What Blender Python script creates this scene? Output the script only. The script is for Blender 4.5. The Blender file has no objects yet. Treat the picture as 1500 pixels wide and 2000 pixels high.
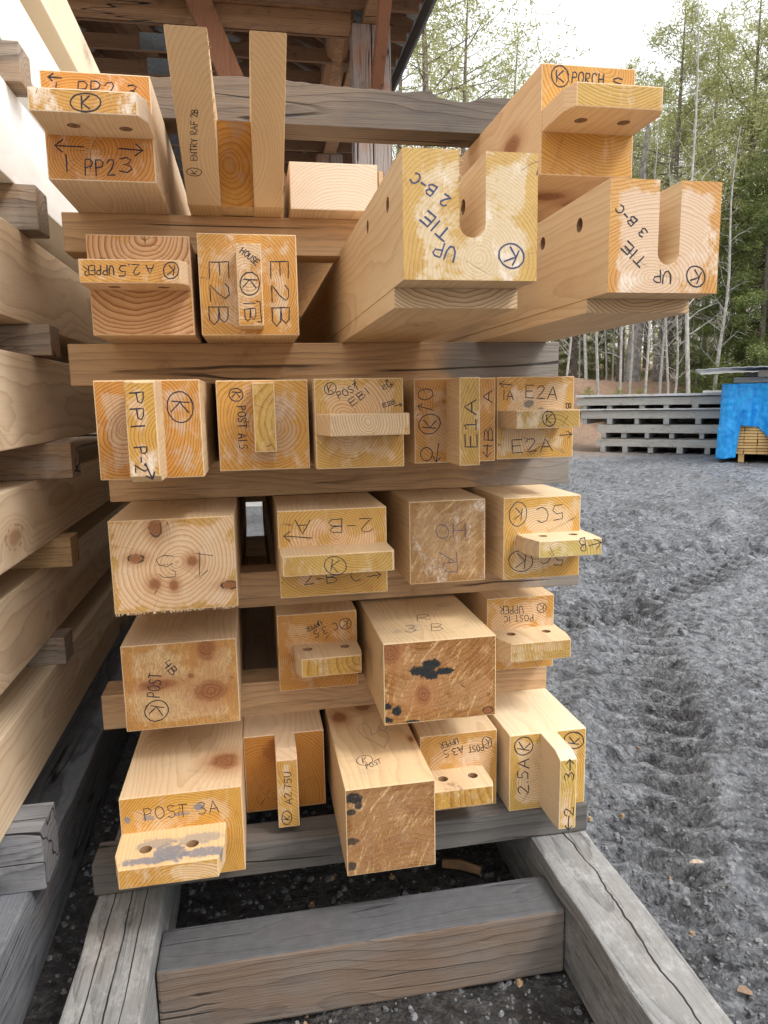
import bpy, bmesh, math, random
import numpy as np
from mathutils import Vector, Matrix
R = math.radians
H = 1.33                                   # camera height above the ground

# ------------------------------------------------------------------ camera
CM = Matrix(((0.98310095, 0.04632203, -0.17710671),
             (-0.18214385, 0.15061896, -0.97166741),
             (-0.01833398, 0.98750605, 0.15651091)))
cam = bpy.data.cameras.new("Camera"); camo = bpy.data.objects.new("Camera", cam)
bpy.context.scene.collection.objects.link(camo)
cam.sensor_fit = 'VERTICAL'; cam.sensor_height = 36.0; cam.lens = 1387.0 / 2000 * 36
cam.clip_start = 0.05; cam.clip_end = 2000
camo.matrix_world = Matrix.Translation((0, 0, H)) @ CM.to_4x4()
bpy.context.scene.camera = camo

# ------------------------------------------------------------------ world, sun, exposure
SUN_EL, SUN_AZ = 52, 128                   # azimuth clockwise from +Y: light comes from the right and a little behind
w = bpy.data.worlds.new("World"); bpy.context.scene.world = w; w.use_nodes = True
nt = w.node_tree; bg = nt.nodes['Background']
sky = nt.nodes.new('ShaderNodeTexSky'); sky.sky_type = 'NISHITA'; sky.sun_disc = False
sky.sun_elevation = R(SUN_EL); sky.sun_rotation = R(SUN_AZ); sky.dust_density = 4; sky.air_density = 1.0; sky.ozone_density = 1.0
hs = nt.nodes.new('ShaderNodeHueSaturation'); hs.inputs['Saturation'].default_value = 0.15; hs.inputs['Value'].default_value = 1.0
ov = nt.nodes.new('ShaderNodeMixRGB'); ov.inputs[0].default_value = 0.6; ov.inputs[2].default_value = (10.5, 10.7, 10.9, 1)
nt.links.new(sky.outputs[0], hs.inputs['Color']); nt.links.new(hs.outputs[0], ov.inputs[1])
geo = nt.nodes.new('ShaderNodeTexCoord'); sx = nt.nodes.new('ShaderNodeSeparateXYZ'); nt.links.new(geo.outputs['Generated'], sx.inputs[0])
mr = nt.nodes.new('ShaderNodeMapRange'); nt.links.new(sx.outputs[2], mr.inputs[0]); mr.inputs[1].default_value = -.05; mr.inputs[2].default_value = 1; mr.inputs[3].default_value = .62; mr.inputs[4].default_value = 1.5
mg = nt.nodes.new('ShaderNodeVectorMath'); mg.operation = 'SCALE'; nt.links.new(ov.outputs[0], mg.inputs[0]); nt.links.new(mr.outputs[0], mg.inputs[3])
nt.links.new(mg.outputs[0], bg.inputs[0]); bg.inputs[1].default_value = 0.13
sl = bpy.data.lights.new("Sun", 'SUN'); sl.energy = 1.4; sl.angle = R(14); sl.color = (1, .97, .93)
so = bpy.data.objects.new("Sun", sl); bpy.context.scene.collection.objects.link(so)
d = Vector((math.sin(R(SUN_AZ)) * math.cos(R(SUN_EL)), math.cos(R(SUN_AZ)) * math.cos(R(SUN_EL)), math.sin(R(SUN_EL))))
so.rotation_euler = d.to_track_quat('Z', 'Y').to_euler()
vs = bpy.context.scene.view_settings
vs.view_transform = 'Standard'; vs.look = 'None'; vs.exposure = 0.60; vs.gamma = 1; vs.use_curve_mapping = False

COL = bpy.context.scene.collection
rng = random.Random(7)

# ------------------------------------------------------------------ node helpers
class N:
    def __init__(s, tree): s.t = tree
    def new(s, typ, **kw):
        n = s.t.nodes.new(typ)
        for k, v in kw.items(): setattr(n, k, v)
        return n
    def put(s, sock, v):
        if isinstance(v, bpy.types.NodeSocket): s.t.links.new(v, sock)
        elif v is not None:
            try: sock.default_value = v
            except Exception: sock.default_value = (*v, 1) if len(v) == 3 else v
    def m(s, op, a, b=None, c=None, clamp=False):
        n = s.new('ShaderNodeMath', operation=op, use_clamp=clamp)
        for i, v in enumerate((a, b, c)):
            if v is not None: s.put(n.inputs[i], v)
        return n.outputs[0]
    def v(s, op, a, b=None, out=0):
        n = s.new('ShaderNodeVectorMath', operation=op); s.put(n.inputs[0], a)
        if b is not None:
            if op == 'SCALE': s.put(n.inputs[3], b)
            else: s.put(n.inputs[1], b)
        return n.outputs[1] if op in ('LENGTH', 'DOT_PRODUCT', 'DISTANCE') else n.outputs[0]
    def noise(s, vec, scale=1, detail=3, rough=.5, col=False, dist=0):
        n = s.new('ShaderNodeTexNoise'); s.put(n.inputs['Vector'], vec)
        n.inputs['Scale'].default_value = scale; n.inputs['Detail'].default_value = detail; n.inputs['Roughness'].default_value = rough
        n.inputs['Distortion'].default_value = dist
        return n.outputs['Color'] if col else n.outputs['Fac']
    def vor(s, vec, scale=1, feat='F1', out='Distance', rand=1):
        n = s.new('ShaderNodeTexVoronoi', feature=feat); s.put(n.inputs['Vector'], vec)
        n.inputs['Scale'].default_value = scale; n.inputs['Randomness'].default_value = rand
        return n.outputs[out]
    def ss(s, x, a, b):                      # smoothstep a..b
        n = s.new('ShaderNodeMapRange', interpolation_type='SMOOTHSTEP'); s.put(n.inputs[0], x)
        n.inputs[1].default_value = a; n.inputs[2].default_value = b
        return n.outputs[0]
    def mix(s, f, a, b, mode='MIX'):
        n = s.new('ShaderNodeMixRGB', blend_type=mode); s.put(n.inputs[0], f)
        for i, v in ((1, a), (2, b)):
            s.put(n.inputs[i], v)
        return n.outputs[0]
    def comb(s, x, y, z):
        n = s.new('ShaderNodeCombineXYZ')
        for i, v in enumerate((x, y, z)): s.put(n.inputs[i], v)
        return n.outputs[0]
    def sep(s, v):
        n = s.new('ShaderNodeSeparateXYZ'); s.put(n.inputs[0], v); return n.outputs
    def obj(s): return s.new('ShaderNodeTexCoord').outputs['Object']
    def bump(s, h, strength=.3, dist=.002):
        n = s.new('ShaderNodeBump'); s.put(n.inputs['Height'], h); s.put(n.inputs['Strength'], strength)
        n.inputs['Distance'].default_value = dist; return n.outputs[0]

def material(name):
    m = bpy.data.materials.new(name); m.use_nodes = True
    n = N(m.node_tree); b = m.node_tree.nodes['Principled BSDF']
    return m, n, b

# wood as a solid texture: rings round a wandering pith along Y, fibres stretched along Y, buried knots
def make_wood_group():
    g = bpy.data.node_groups.new('solid_wood', 'ShaderNodeTree')
    for nm, ty in (('Vector', 'NodeSocketVector'), ('Pith', 'NodeSocketVector'), ('Freq', 'NodeSocketFloat'), ('Seed', 'NodeSocketFloat'),
                   ('Early', 'NodeSocketColor'), ('Late', 'NodeSocketColor'), ('Contrast', 'NodeSocketFloat'), ('Knots', 'NodeSocketFloat')):
        g.interface.new_socket(nm, in_out='INPUT', socket_type=ty)
    g.interface.new_socket('Color', in_out='OUTPUT', socket_type='NodeSocketColor')
    g.interface.new_socket('Height', in_out='OUTPUT', socket_type='NodeSocketFloat')
    n = N(g); gi = n.new('NodeGroupInput').outputs; go = n.new('NodeGroupOutput')
    P, pith, fr, seed = gi['Vector'], gi['Pith'], gi['Freq'], gi['Seed']
    off = n.comb(n.m('MULTIPLY', seed, 3.17), n.m('MULTIPLY', seed, 7.31), n.m('MULTIPLY', seed, 1.73))
    Ps = n.v('ADD', P, off)
    wob = n.v('SUBTRACT', n.noise(n.v('MULTIPLY', Ps, (2.2, .9, 2.2)), 1, 2, .5, col=True), (.5, .5, .5))
    wob2 = n.v('SUBTRACT', n.noise(n.v('MULTIPLY', Ps, (9, 3.2, 9)), 1, 2, .5, col=True), (.5, .5, .5))
    q = n.v('ADD', n.v('SUBTRACT', P, pith), n.v('ADD', n.v('MULTIPLY', wob, (.11, 0, .11)), n.v('MULTIPLY', wob2, (.022, 0, .022))))
    # knots
    kv = n.v('MULTIPLY', Ps, (5, 2.3, 5))
    vo = n.new('ShaderNodeTexVoronoi', feature='F1'); n.put(vo.inputs['Vector'], kv); vo.inputs['Scale'].default_value = 1
    kd = vo.outputs['Distance']
    kd = n.m('ADD', kd, n.m('MULTIPLY', n.m('SUBTRACT', n.noise(n.v('MULTIPLY', Ps, (40, 25, 40)), 1, 2), .5), .05))
    gate = n.m('MULTIPLY', n.ss(n.sep(vo.outputs['Color'])[0], .40, .45), gi['Knots'])
    kr = n.m('MULTIPLY', n.ss(kd, .15, .06), .75); kr = n.m('MULTIPLY', kr, gate)
    kh = n.m('MULTIPLY', n.ss(kd, .34, .12), gate)
    r = n.v('LENGTH', n.v('MULTIPLY', q, (1, 0, 1)))
    r = n.m('ADD', r, n.m('MULTIPLY', kh, .022))
    r = n.m('ADD', r, n.m('MULTIPLY', n.noise(n.v('MULTIPLY', Ps, (38, 9, 38)), 1, 3), .0045))
    slow = n.noise(n.comb(n.m('MULTIPLY', r, 22), 0, seed), 1, 1)
    ph = n.m('FRACT', n.m('ADD', n.m('MULTIPLY', r, fr), n.m('MULTIPLY', slow, 3.2)))
    late = n.m('POWER', ph, 2.6); late = n.m('MULTIPLY', late, n.ss(ph, 1.0, .93))
    amp = n.m('ADD', .45, n.m('MULTIPLY', n.noise(n.comb(n.m('MULTIPLY', r, 60), 0, seed), 1, 1), 1.0))
    late = n.m('MULTIPLY', n.m('MULTIPLY', late, amp), gi['Contrast'])
    fib = n.noise(n.v('MULTIPLY', Ps, (420, 9, 420)), 1, 2, .6)
    col = n.mix(n.m('MINIMUM', late, 1), gi['Early'], gi['Late'])
    col = n.mix(n.m('MULTIPLY', n.ss(fib, .45, .8), .22), col, gi['Late'])
    patch = n.noise(n.v('MULTIPLY', Ps, (7, 1.2, 7)), 1, 3)
    col = n.mix(n.m('MULTIPLY', n.ss(patch, .4, .75), .35), col, n.mix(1, col, (.86, .70, .55, 1), 'MULTIPLY'))
    krg = n.m('FRACT', n.m('MULTIPLY', kd, 45))
    kcol = n.mix(krg, (.24, .11, .05, 1), (.38, .20, .10, 1))
    col = n.mix(n.m('MULTIPLY', kh, .30), col, (.40, .22, .11, 1))
    col = n.mix(kr, col, kcol)
    rim = n.m('MULTIPLY', n.m('MULTIPLY', n.ss(kd, .12, .145), n.ss(kd, .17, .15)), gate)
    col = n.mix(n.m('MULTIPLY', n.m('MULTIPLY', rim, .55), n.ss(n.noise(Ps, 60, 2), .45, .6)), col, (.07, .03, .015, 1))
    n.put(go.inputs['Color'], col)
    n.put(go.inputs['Height'], n.m('SUBTRACT', n.m('MULTIPLY', fib, .5), n.m('MULTIPLY', late, .5)))
    return g
WOODG = make_wood_group()

def wood_core(n, vec, pith, freq, seed, early, late, contrast=1, knots=1):
    gn = n.new('ShaderNodeGroup'); gn.node_tree = WOODG
    for k, v in (('Vector', vec), ('Pith', (pith[0], 0, pith[1])), ('Freq', freq), ('Seed', seed), ('Early', early), ('Late', late), ('Contrast', contrast), ('Knots', knots)):
        n.put(gn.inputs[k], v)
    return gn.outputs['Color'], gn.outputs['Height']

def ell(n, P, c, rad, wobble=.25, sc=60):
    """0 at centre of an ellipsoid c/rad, 1 on its surface, edge roughened."""
    q = n.v('DIVIDE', n.v('SUBTRACT', P, c), rad)
    L = n.v('LENGTH', q)
    return n.m('ADD', L, n.m('MULTIPLY', n.m('SUBTRACT', n.noise(P, sc, 3, .6), .5), wobble * 2))

def knot_nodes(n, col, P, knots):
    for (x, y, z, rx, ry, rz, dark) in knots:
        e = ell(n, P, (x, y, z), (rx, ry, rz), .34, 38)
        halo = n.m('MULTIPLY', n.ss(e, 2.6, .8), .6)
        col = n.mix(halo, col, (.40, .17, .06, 1))
        rg = n.m('FRACT', n.m('ADD', n.m('MULTIPLY', e, 3.2), n.noise(P, 90, 2)))
        kc = n.mix(rg, (.17, .05, .018, 1), (.34, .13, .045, 1))
        col = n.mix(n.m('MULTIPLY', n.ss(e, 1.2, .6), .85), col, kc)
        if dark:
            col = n.mix(n.m('MULTIPLY', n.m('MULTIPLY', n.ss(e, .7, .97), n.ss(e, 1.2, 1.0)), n.m('MULTIPLY', n.ss(n.noise(P, 55, 2), .36, .52), dark)), col, (.02, .013, .01, 1))
    return col

def blot_nodes(n, col, P, blots):
    for (x, y, z, rx, ry, rz, c, st) in blots:
        e = ell(n, P, (x, y, z), (rx, ry, rz), .85, 70)
        sp = n.ss(n.noise(P, 170, 2), .12, .42)
        col = n.mix(n.m('MULTIPLY', n.m('MULTIPLY', n.ss(e, 1.18, .78), sp), st), col, (*c, 1))
    return col

PINE_E, PINE_L = (.70, .525, .325, 1), (.42, .235, .10, 1)
def side_mat(seed, pith, early=PINE_E, late=PINE_L, freq=150, contrast=.42, knots=1.0, axis='Y', extra=(), blots=(), grime=0, rough=.62):
    m, n, b = material('planed_pine_%d' % len(bpy.data.materials))
    P = n.obj()
    if axis == 'X':
        s = n.sep(P); Pw = n.comb(s[1], s[0], s[2])
    elif axis == 'Z':
        s = n.sep(P); Pw = n.comb(s[0], s[2], s[1])
    else: Pw = P
    col, h = wood_core(n, Pw, pith, freq, seed, early, late, contrast, knots)
    col = knot_nodes(n, col, P, extra); col = blot_nodes(n, col, P, blots)
    sm_ = n.m('MULTIPLY', n.ss(n.noise(n.v('ADD', P, (seed * 3, seed, 2)), 6, 6, .7), .52, .78), .30)
    col = n.mix(sm_, col, n.mix(1, col, (.70, .64, .58, 1), 'MULTIPLY'))
    if grime:
        g = n.m('MULTIPLY', n.ss(n.noise(n.v('ADD', n.v('MULTIPLY', P, (1, 1.6, 1)), (seed, seed, 0)), 13, 5, .65), .55, .72), grime)
        col = n.mix(g, col, (.22, .21, .20, 1))
    n.put(b.inputs['Base Color'], col); b.inputs['Roughness'].default_value = rough
    b.inputs['Specular IOR Level'].default_value = .35
    n.put(b.inputs['Normal'], n.bump(h, .35, .0012))
    return m

def end_mat(seed, pith, half, wax=.5, pale=(.66, .47, .28), freq=165, contrast=1.0, rough_cut=0, knots=(), blots=(), waxc=(.60, .295, .045), tone=None, late=(.36, .16, .045, 1), center=(0, 0), sawn=.25, whit=.35):
    """End grain. wax 0..1: how much of the face the amber end sealer covers, thickest along the arrises."""
    m, n, b = material('end_grain_%d' % len(bpy.data.materials))
    P = n.obj(); s = n.sep(P)
    col, h = wood_core(n, P, pith, freq, seed, (*pale, 1), late, contrast, 0)
    # radial checks
    q = n.v('SUBTRACT', P, (pith[0], 0, pith[1])); qs = n.sep(q)
    ang = n.m('ARCTAN2', qs[2], qs[0])
    rad = n.v('LENGTH', n.v('MULTIPLY', q, (1, 0, 1)))
    ray = n.noise(n.comb(n.m('MULTIPLY', ang, 14), n.m('MULTIPLY', rad, 6), seed), 1, 3, .7)
    col = n.mix(n.m('MULTIPLY', n.ss(ray, .5, .75), .25), col, n.mix(1, col, (1.18, 1.12, 1.02, 1), 'MULTIPLY'))
    chk = n.noise(n.comb(n.m('MULTIPLY', ang, 1.9), n.m('MULTIPLY', rad, 1.2), seed + 3), 1, 2, .5)
    line = n.m('ABSOLUTE', n.m('SUBTRACT', chk, .5)); line = n.m('MULTIPLY', n.m('MULTIPLY', n.ss(n.m('MULTIPLY', line, rad), .00022, .00008), .75), n.ss(n.noise(n.comb(n.m('MULTIPLY', rad, 14), n.m('MULTIPLY', ang, 1.5), seed), 1, 1), .56, .62))
    # sealer
    ex = n.m('SUBTRACT', half[0], n.m('ABSOLUTE', n.m('SUBTRACT', s[0], center[0]))); ez = n.m('SUBTRACT', half[1], n.m('ABSOLUTE', n.m('SUBTRACT', s[2], center[1])))
    ed = n.m('MINIMUM', ex, ez)
    nz = n.noise(n.v('ADD', P, (seed * 1.3, 0, seed * 2.1)), 10, 6, .68)
    f = n.m('ADD', n.m('MULTIPLY', n.ss(ed, .040, .0), .48), n.m('ADD', n.m('MULTIPLY', n.m('SUBTRACT', nz, .5), 2.2), wax - .06))
    f = n.ss(f, .40, .58)
    tone = n.noise(n.v('ADD', P, (0, 0, seed)), 7, 3, .5)
    wc = n.mix(n.ss(tone, .3, .7), (*waxc, 1), (waxc[0] * 1.12, waxc[1] * 1.26, waxc[2] * 1.7, 1))
    wc = n.mix(1, wc, (.84, .77, .50, 1), 'MULTIPLY')
    drip = n.noise(n.v('ADD', n.v('MULTIPLY', P, (1, 1, .45)), (seed, 2, 0)), 42, 4, .7)
    wc = n.mix(n.m('MULTIPLY', n.ss(drip, .50, .72), .55), wc, n.mix(1, wc, (.70, .55, .42, 1), 'MULTIPLY'))
    # sealer tints but rings stay visible
    waxed = n.mix(.80, col, wc); waxed = n.mix(n.m('MULTIPLY', n.m('POWER', n.noise(P, 300, 1), 1), .12), waxed, n.mix(1, waxed, col, 'MULTIPLY'))
    ringk = n.m('MULTIPLY', n.m('ADD', h, .25), 1.0)
    waxed = n.mix(n.m('MULTIPLY', n.ss(ringk, .48, .05), .75), waxed, n.mix(1, waxed, (.62, .42, .25, 1), 'MULTIPLY'))
    bright = n.mix(.0, waxed, waxed)
    col2 = n.mix(f, col, bright)
    wh = n.m('MULTIPLY', n.ss(n.noise(n.v('ADD', n.v('MULTIPLY', P, (1.3, 1, .8)), (seed, 5, 0)), 13, 6, .75), .52, .66), whit)
    col2 = n.mix(wh, col2, (.80, .71, .60, 1))
    if rough_cut:
        ka = .5 + (seed * 1.7) % 1.2; kx = n.m('ADD', n.m('MULTIPLY', s[0], math.cos(ka)), n.m('MULTIPLY', s[2], math.sin(ka))); kz = n.m('SUBTRACT', n.m('MULTIPLY', s[2], math.cos(ka)), n.m('MULTIPLY', s[0], math.sin(ka)))
        kz = n.m('ADD', kz, n.m('MULTIPLY', n.m('MULTIPLY', kx, kx), 1.2))
        K = n.comb(n.m('MULTIPLY', kx, .22), 0, kz)
        f1 = n.noise(K, 210, 4, .75); f2 = n.noise(n.v('ADD', K, (3, 1, 2)), 75, 5, .75); area = n.ss(n.noise(n.v('ADD', P, (seed, 0, 4)), 14, 3), .35, .65)
        f3 = n.noise(P, 150, 4, .8)
        sp = n.ss(n.m('ADD', n.m('MULTIPLY', f1, .6), n.m('MULTIPLY', f3, .4)), .42, .58)
        col2 = n.mix(n.m('MULTIPLY', n.m('SUBTRACT', 1, sp), .62 * rough_cut), col2, n.mix(area, (.20, .085, .022, 1), (.36, .20, .08, 1)))
        col2 = n.mix(n.m('MULTIPLY', n.m('MULTIPLY', n.ss(f2, .52, .66), .7 * rough_cut), n.m('ADD', .35, n.m('MULTIPLY', area, .65))), col2, (.86, .60, .30, 1))
    col2 = knot_nodes(n, col2, P, knots); col2 = blot_nodes(n, col2, P, blots)
    col2 = n.mix(line, col2, (.07, .035, .015, 1))
    n.put(b.inputs['Base Color'], col2)
    n.put(b.inputs['Roughness'], n.m('SUBTRACT', .68, n.m('MULTIPLY', f, .26)))
    b.inputs['Specular IOR Level'].default_value = .4
    saw = n.noise(n.v('MULTIPLY', P, (8, 1, 170)), 1, 2)
    hh = n.m('ADD', n.m('MULTIPLY', h, .6), n.m('MULTIPLY', saw, sawn))
    if rough_cut: hh = n.m('ADD', hh, n.m('MULTIPLY', n.m('ADD', n.m('ADD', f1, f2), f3), 3.0 * rough_cut))
    hh = n.m('SUBTRACT', hh, n.m('MULTIPLY', line, 2))
    n.put(b.inputs['Normal'], n.bump(hh, .5, .0016))
    return m

def aged_mat(seed, axis='X', base=(.20, .185, .165), light=(.42, .40, .37), dark=(.07, .06, .055), brown=(.26, .15, .075), brownness=.4, crack=1, mud=0, greyend=None, topshade_dirt=0, cracks=()):
    """weathered timber: silvered surface, open grain, drying cracks, brown where still fresh"""
    m, n, b = material('weathered_timber_%d' % len(bpy.data.materials))
    P = n.obj(); s = n.sep(P)
    A = {'X': n.comb(s[1], s[0], s[2]), 'Y': P, 'Z': n.comb(s[0], s[2], s[1])}[axis]
    col, h = wood_core(n, A, (.03, -.05), 70, seed, (*light, 1), (*base, 1), 1.0, .5)
    bcol, _ = wood_core(n, A, (.03, -.05), 70, seed, (brown[0] * 1.45, brown[1] * 1.45, brown[2] * 1.45, 1), (brown[0] * .95, brown[1] * .9, brown[2] * .85, 1), .8, .6)
    f = n.noise(n.v('ADD', n.v('MULTIPLY', A, (1, .35, 1)), (seed, 0, 0)), 5, 4, .6)
    f = n.m('ADD', f, brownness - .5)
    if greyend is not None:
        f = n.m('SUBTRACT', f, n.m('MULTIPLY', n.ss(s[0], greyend - .12, greyend + .1), .6))
    col = n.mix(n.ss(f, .38, .6), col, bcol)
    if greyend is not None:
        ge = n.ss(n.m('ADD', s[0], n.m('MULTIPLY', n.m('SUBTRACT', n.noise(P, 9, 4, .6), .5), .5)), greyend - .12, greyend + .02)
        col = n.mix(n.m('MULTIPLY', ge, .85), col, n.mix(n.noise(n.v('MULTIPLY', A, (30, 5, 30)), 1, 3), (.12, .115, .11, 1), (.30, .285, .265, 1)))
    st = n.m('ADD', n.m('MULTIPLY', n.noise(n.v('MULTIPLY', A, (160, 3.5, 160)), 1, 3, .65), .6), n.m('MULTIPLY', n.noise(n.v('MULTIPLY', A, (420, 12, 420)), 1, 3, .7), .4))
    col = n.mix(n.m('MULTIPLY', n.ss(st, .50, .70), .75), col, (*dark, 1))
    stain = n.noise(n.v('ADD', n.v('MULTIPLY', A, (1, .6, 1)), (0, seed, 2)), 9, 5, .7)
    col = n.mix(n.m('MULTIPLY', n.ss(stain, .55, .75), .55), col, (*dark, 1))
    wv = n.v('ADD', n.v('MULTIPLY', A, (9, .45, 9)), (seed * 2, 0, 0))
    ck = n.m('ABSOLUTE', n.m('SUBTRACT', n.noise(wv, 1, 2, .4), .5))
    ckm = n.m('MULTIPLY', n.ss(ck, .010, .003), crack)
    ckm = n.m('MULTIPLY', ckm, n.ss(n.noise(n.v('ADD', n.v('MULTIPLY', A, (2, 1.2, 2)), (0, 0, seed)), 1.5, 1), .48, .56))
    col = n.mix(ckm, col, (.015, .012, .01, 1))
    if mud:
        g = n.noise(n.v('ADD', n.v('MULTIPLY', A, (1, .55, 1)), (seed, 3, 1)), 20, 9, .82)
        col = n.mix(n.m('MULTIPLY', n.ss(g, .46, .64), mud), col, n.mix(n.noise(P, 120, 3, .7), (.20, .20, .20, 1), (.46, .455, .44, 1)))
    As = n.sep(A)
    for c0, cw, amp in cracks:
        wob = n.m('MULTIPLY', n.m('SUBTRACT', n.noise(n.comb(0, n.m('MULTIPLY', As[1], 3.5), c0 * 40), 1, 4, .6), .5), amp)
        wid = n.m('MULTIPLY', n.m('ADD', n.noise(n.comb(0, n.m('MULTIPLY', As[1], 6), c0 * 70), 1, 2), .1), cw)
        ln = n.m('LESS_THAN', n.m('ABSOLUTE', n.m('SUBTRACT', n.m('SUBTRACT', As[0], c0), wob)), wid)
        ckm = n.m('MAXIMUM', ckm, ln); col = n.mix(ln, col, (.012, .010, .009, 1))
    if topshade_dirt:  # upward faces darkened: the stack's shade and some dirt painted into the colour
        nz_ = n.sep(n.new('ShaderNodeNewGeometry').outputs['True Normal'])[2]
        col = n.mix(n.m('MULTIPLY', n.ss(nz_, .5, .9), topshade_dirt), col, n.mix(n.noise(P, 40, 3), (.045, .048, .055, 1), (.10, .105, .115, 1)))
    n.put(b.inputs['Base Color'], col); b.inputs['Roughness'].default_value = .78
    hh = n.m('SUBTRACT', n.m('ADD', h, n.m('MULTIPLY', st, -.9)), n.m('MULTIPLY', ckm, 4))
    n.put(b.inputs['Normal'], n.bump(hh, .6, .003))
    return m

def flat_mat(name, color, rough=.6, metal=0, var=.15, sc=20, spec=.4):
    m, n, b = material(name); P = n.obj()
    f = n.noise(P, sc, 4, .6)
    n.put(b.inputs['Base Color'], n.mix(n.ss(f, .3, .7), (color[0] * (1 - var), color[1] * (1 - var), color[2] * (1 - var), 1), (color[0] * (1 + var), color[1] * (1 + var), color[2] * (1 + var), 1)))
    b.inputs['Roughness'].default_value = rough; b.inputs['Metallic'].default_value = metal
    b.inputs['Specular IOR Level'].default_value = spec
    return m

# ------------------------------------------------------------------ mesh helpers
class MB:
    def __init__(s): s.v = []; s.f = []; s.mi = []
    def add(s, vs, fs, mi=0):
        o = len(s.v); s.v += [tuple(v) for v in vs]; s.f += [tuple(i + o for i in f) for f in fs]; s.mi += [mi] * len(fs)
    def box(s, x0, x1, y0, y1, z0, z1, mi=0):
        s.add([(x0, y0, z0), (x1, y0, z0), (x1, y1, z0), (x0, y1, z0), (x0, y0, z1), (x1, y0, z1), (x1, y1, z1), (x0, y1, z1)],
              [(0, 3, 2, 1), (4, 5, 6, 7), (0, 1, 5, 4), (1, 2, 6, 5), (2, 3, 7, 6), (3, 0, 4, 7)], mi)
    def prism(s, poly, axis, a, b, mi=0):
        """poly: 2-D points; axis X: (y,z), Y: (x,z), Z: (x,y)"""
        mk = {'X': lambda p, t: (t, p[0], p[1]), 'Y': lambda p, t: (p[0], t, p[1]), 'Z': lambda p, t: (p[0], p[1], t)}[axis]
        k = len(poly); vs = [mk(p, a) for p in poly] + [mk(p, b) for p in poly]
        fs = [tuple(range(k)), tuple(range(2 * k - 1, k - 1, -1))] + [(i, i + k, (i + 1) % k + k, (i + 1) % k) for i in range(k)]
        s.add(vs, fs, mi)
    def beam(s, p, q, wd, dp, mi=0, up=(0, 0, 1)):
        p, q = Vector(p), Vector(q); a = (q - p).normalized(); u = Vector(up)
        if abs(a.dot(u)) > .98: u = Vector((0, 1, 0))
        sx = a.cross(u).normalized() * wd / 2; sz = sx.cross(a).normalized() * dp / 2
        vs = [p - sx - sz, p + sx - sz, p + sx + sz, p - sx + sz, q - sx - sz, q + sx - sz, q + sx + sz, q - sx + sz]
        s.add(vs, [(0, 1, 2, 3), (7, 6, 5, 4), (0, 4, 5, 1), (1, 5, 6, 2), (2, 6, 7, 3), (3, 7, 4, 0)], mi)
    def tube(s, pts, rads, k=6, mi=0):
        pts = [Vector(p) for p in pts]; rings = []
        for i, p in enumerate(pts):
            a = (pts[min(i + 1, len(pts) - 1)] - pts[max(i - 1, 0)])
            a = a.normalized() if a.length > 1e-9 else Vector((0, 0, 1))
            u = a.orthogonal().normalized(); v2 = a.cross(u)
            rings.append([p + (u * math.cos(t) + v2 * math.sin(t)) * rads[i] for t in [2 * math.pi * j / k for j in range(k)]])
        vs = [v for r in rings for v in r]; fs = []
        for i in range(len(rings) - 1):
            for j in range(k): fs.append((i * k + j, i * k + (j + 1) % k, (i + 1) * k + (j + 1) % k, (i + 1) * k + j))
        fs.append(tuple(range(k - 1, -1, -1))); fs.append(tuple((len(rings) - 1) * k + j for j in range(k)))
        s.add(vs, fs, mi)
    def build(s, name, mats, parent=None, bevel=0, loc=None, smooth=False, fix=True, endslot=False, rag=0):
        me = bpy.data.meshes.new(name); me.from_pydata(s.v, [], s.f)
        me.polygons.foreach_set('material_index', s.mi)
        for m in (mats if isinstance(mats, (list, tuple)) else [mats]): me.materials.append(m)
        if fix or bevel:
            bm = bmesh.new(); bm.from_mesh(me)
            if fix: bmesh.ops.recalc_face_normals(bm, faces=bm.faces[:])
            if endslot:
                for f in bm.faces:
                    if f.normal.y < -.6: f.material_index = 1
            if bevel:
                es = [e for e in bm.edges if len(e.link_faces) == 2 and e.calc_face_angle(0) > .3]
                bmesh.ops.bevel(bm, geom=es, offset=bevel, segments=2, profile=.6, affect='EDGES')
            bm.to_mesh(me); bm.free()
        o = bpy.data.objects.new(name, me); COL.objects.link(o)
        if parent: o.parent = parent
        if loc: o.location = loc
        if smooth:
            me.polygons.foreach_set('use_smooth', [True] * len(me.polygons))
        return o

def tag(o, label=None, cat=None, group=None, kind=None):
    if label: o['label'] = label
    if cat: o['category'] = cat
    if group: o['group'] = group
    if kind: o['kind'] = kind
    return o
def empty(name, loc, label, cat, group=None, rz=0):
    o = bpy.data.objects.new(name, None); COL.objects.link(o); o.location = loc; o.rotation_euler = (0, 0, rz)
    o.empty_display_size = .1
    return tag(o, label, cat, group)

_b = []
def BORED():
    if not _b: _b.append(flat_mat('bored_wood', (.30, .17, .085), .8, 0, .3, 300))  # hole walls: darker end grain, with the recess shade put into the colour
    return _b[0]
def cut(o, cutters):
    """boolean-subtract MB solids from o (shares o's frame)"""
    bpy.context.view_layer.update()
    cos = []
    one = MB()
    o.data.materials.append(BORED())
    for c in cutters: one.add(c.v, c.f, 2)
    for c in [one]:
        co = c.build('cutter', list(o.data.materials), None); co.matrix_world = o.matrix_world.copy(); cos.append(co)
        md = o.modifiers.new('b', 'BOOLEAN'); md.operation = 'DIFFERENCE'; md.object = co; md.solver = 'EXACT'
    bpy.context.view_layer.update()
    dg = bpy.context.evaluated_depsgraph_get()
    me = bpy.data.meshes.new_from_object(o.evaluated_get(dg)); o.modifiers.clear(); o.data = me
    for co in cos: bpy.data.objects.remove(co)
def cyl(axis, c, r, a, b, k=28):
    mb = MB(); poly = [(c[0] + r * math.cos(2 * math.pi * i / k), c[1] + r * math.sin(2 * math.pi * i / k)) for i in range(k)]
    mb.prism(poly, axis, a, b); return mb

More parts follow.
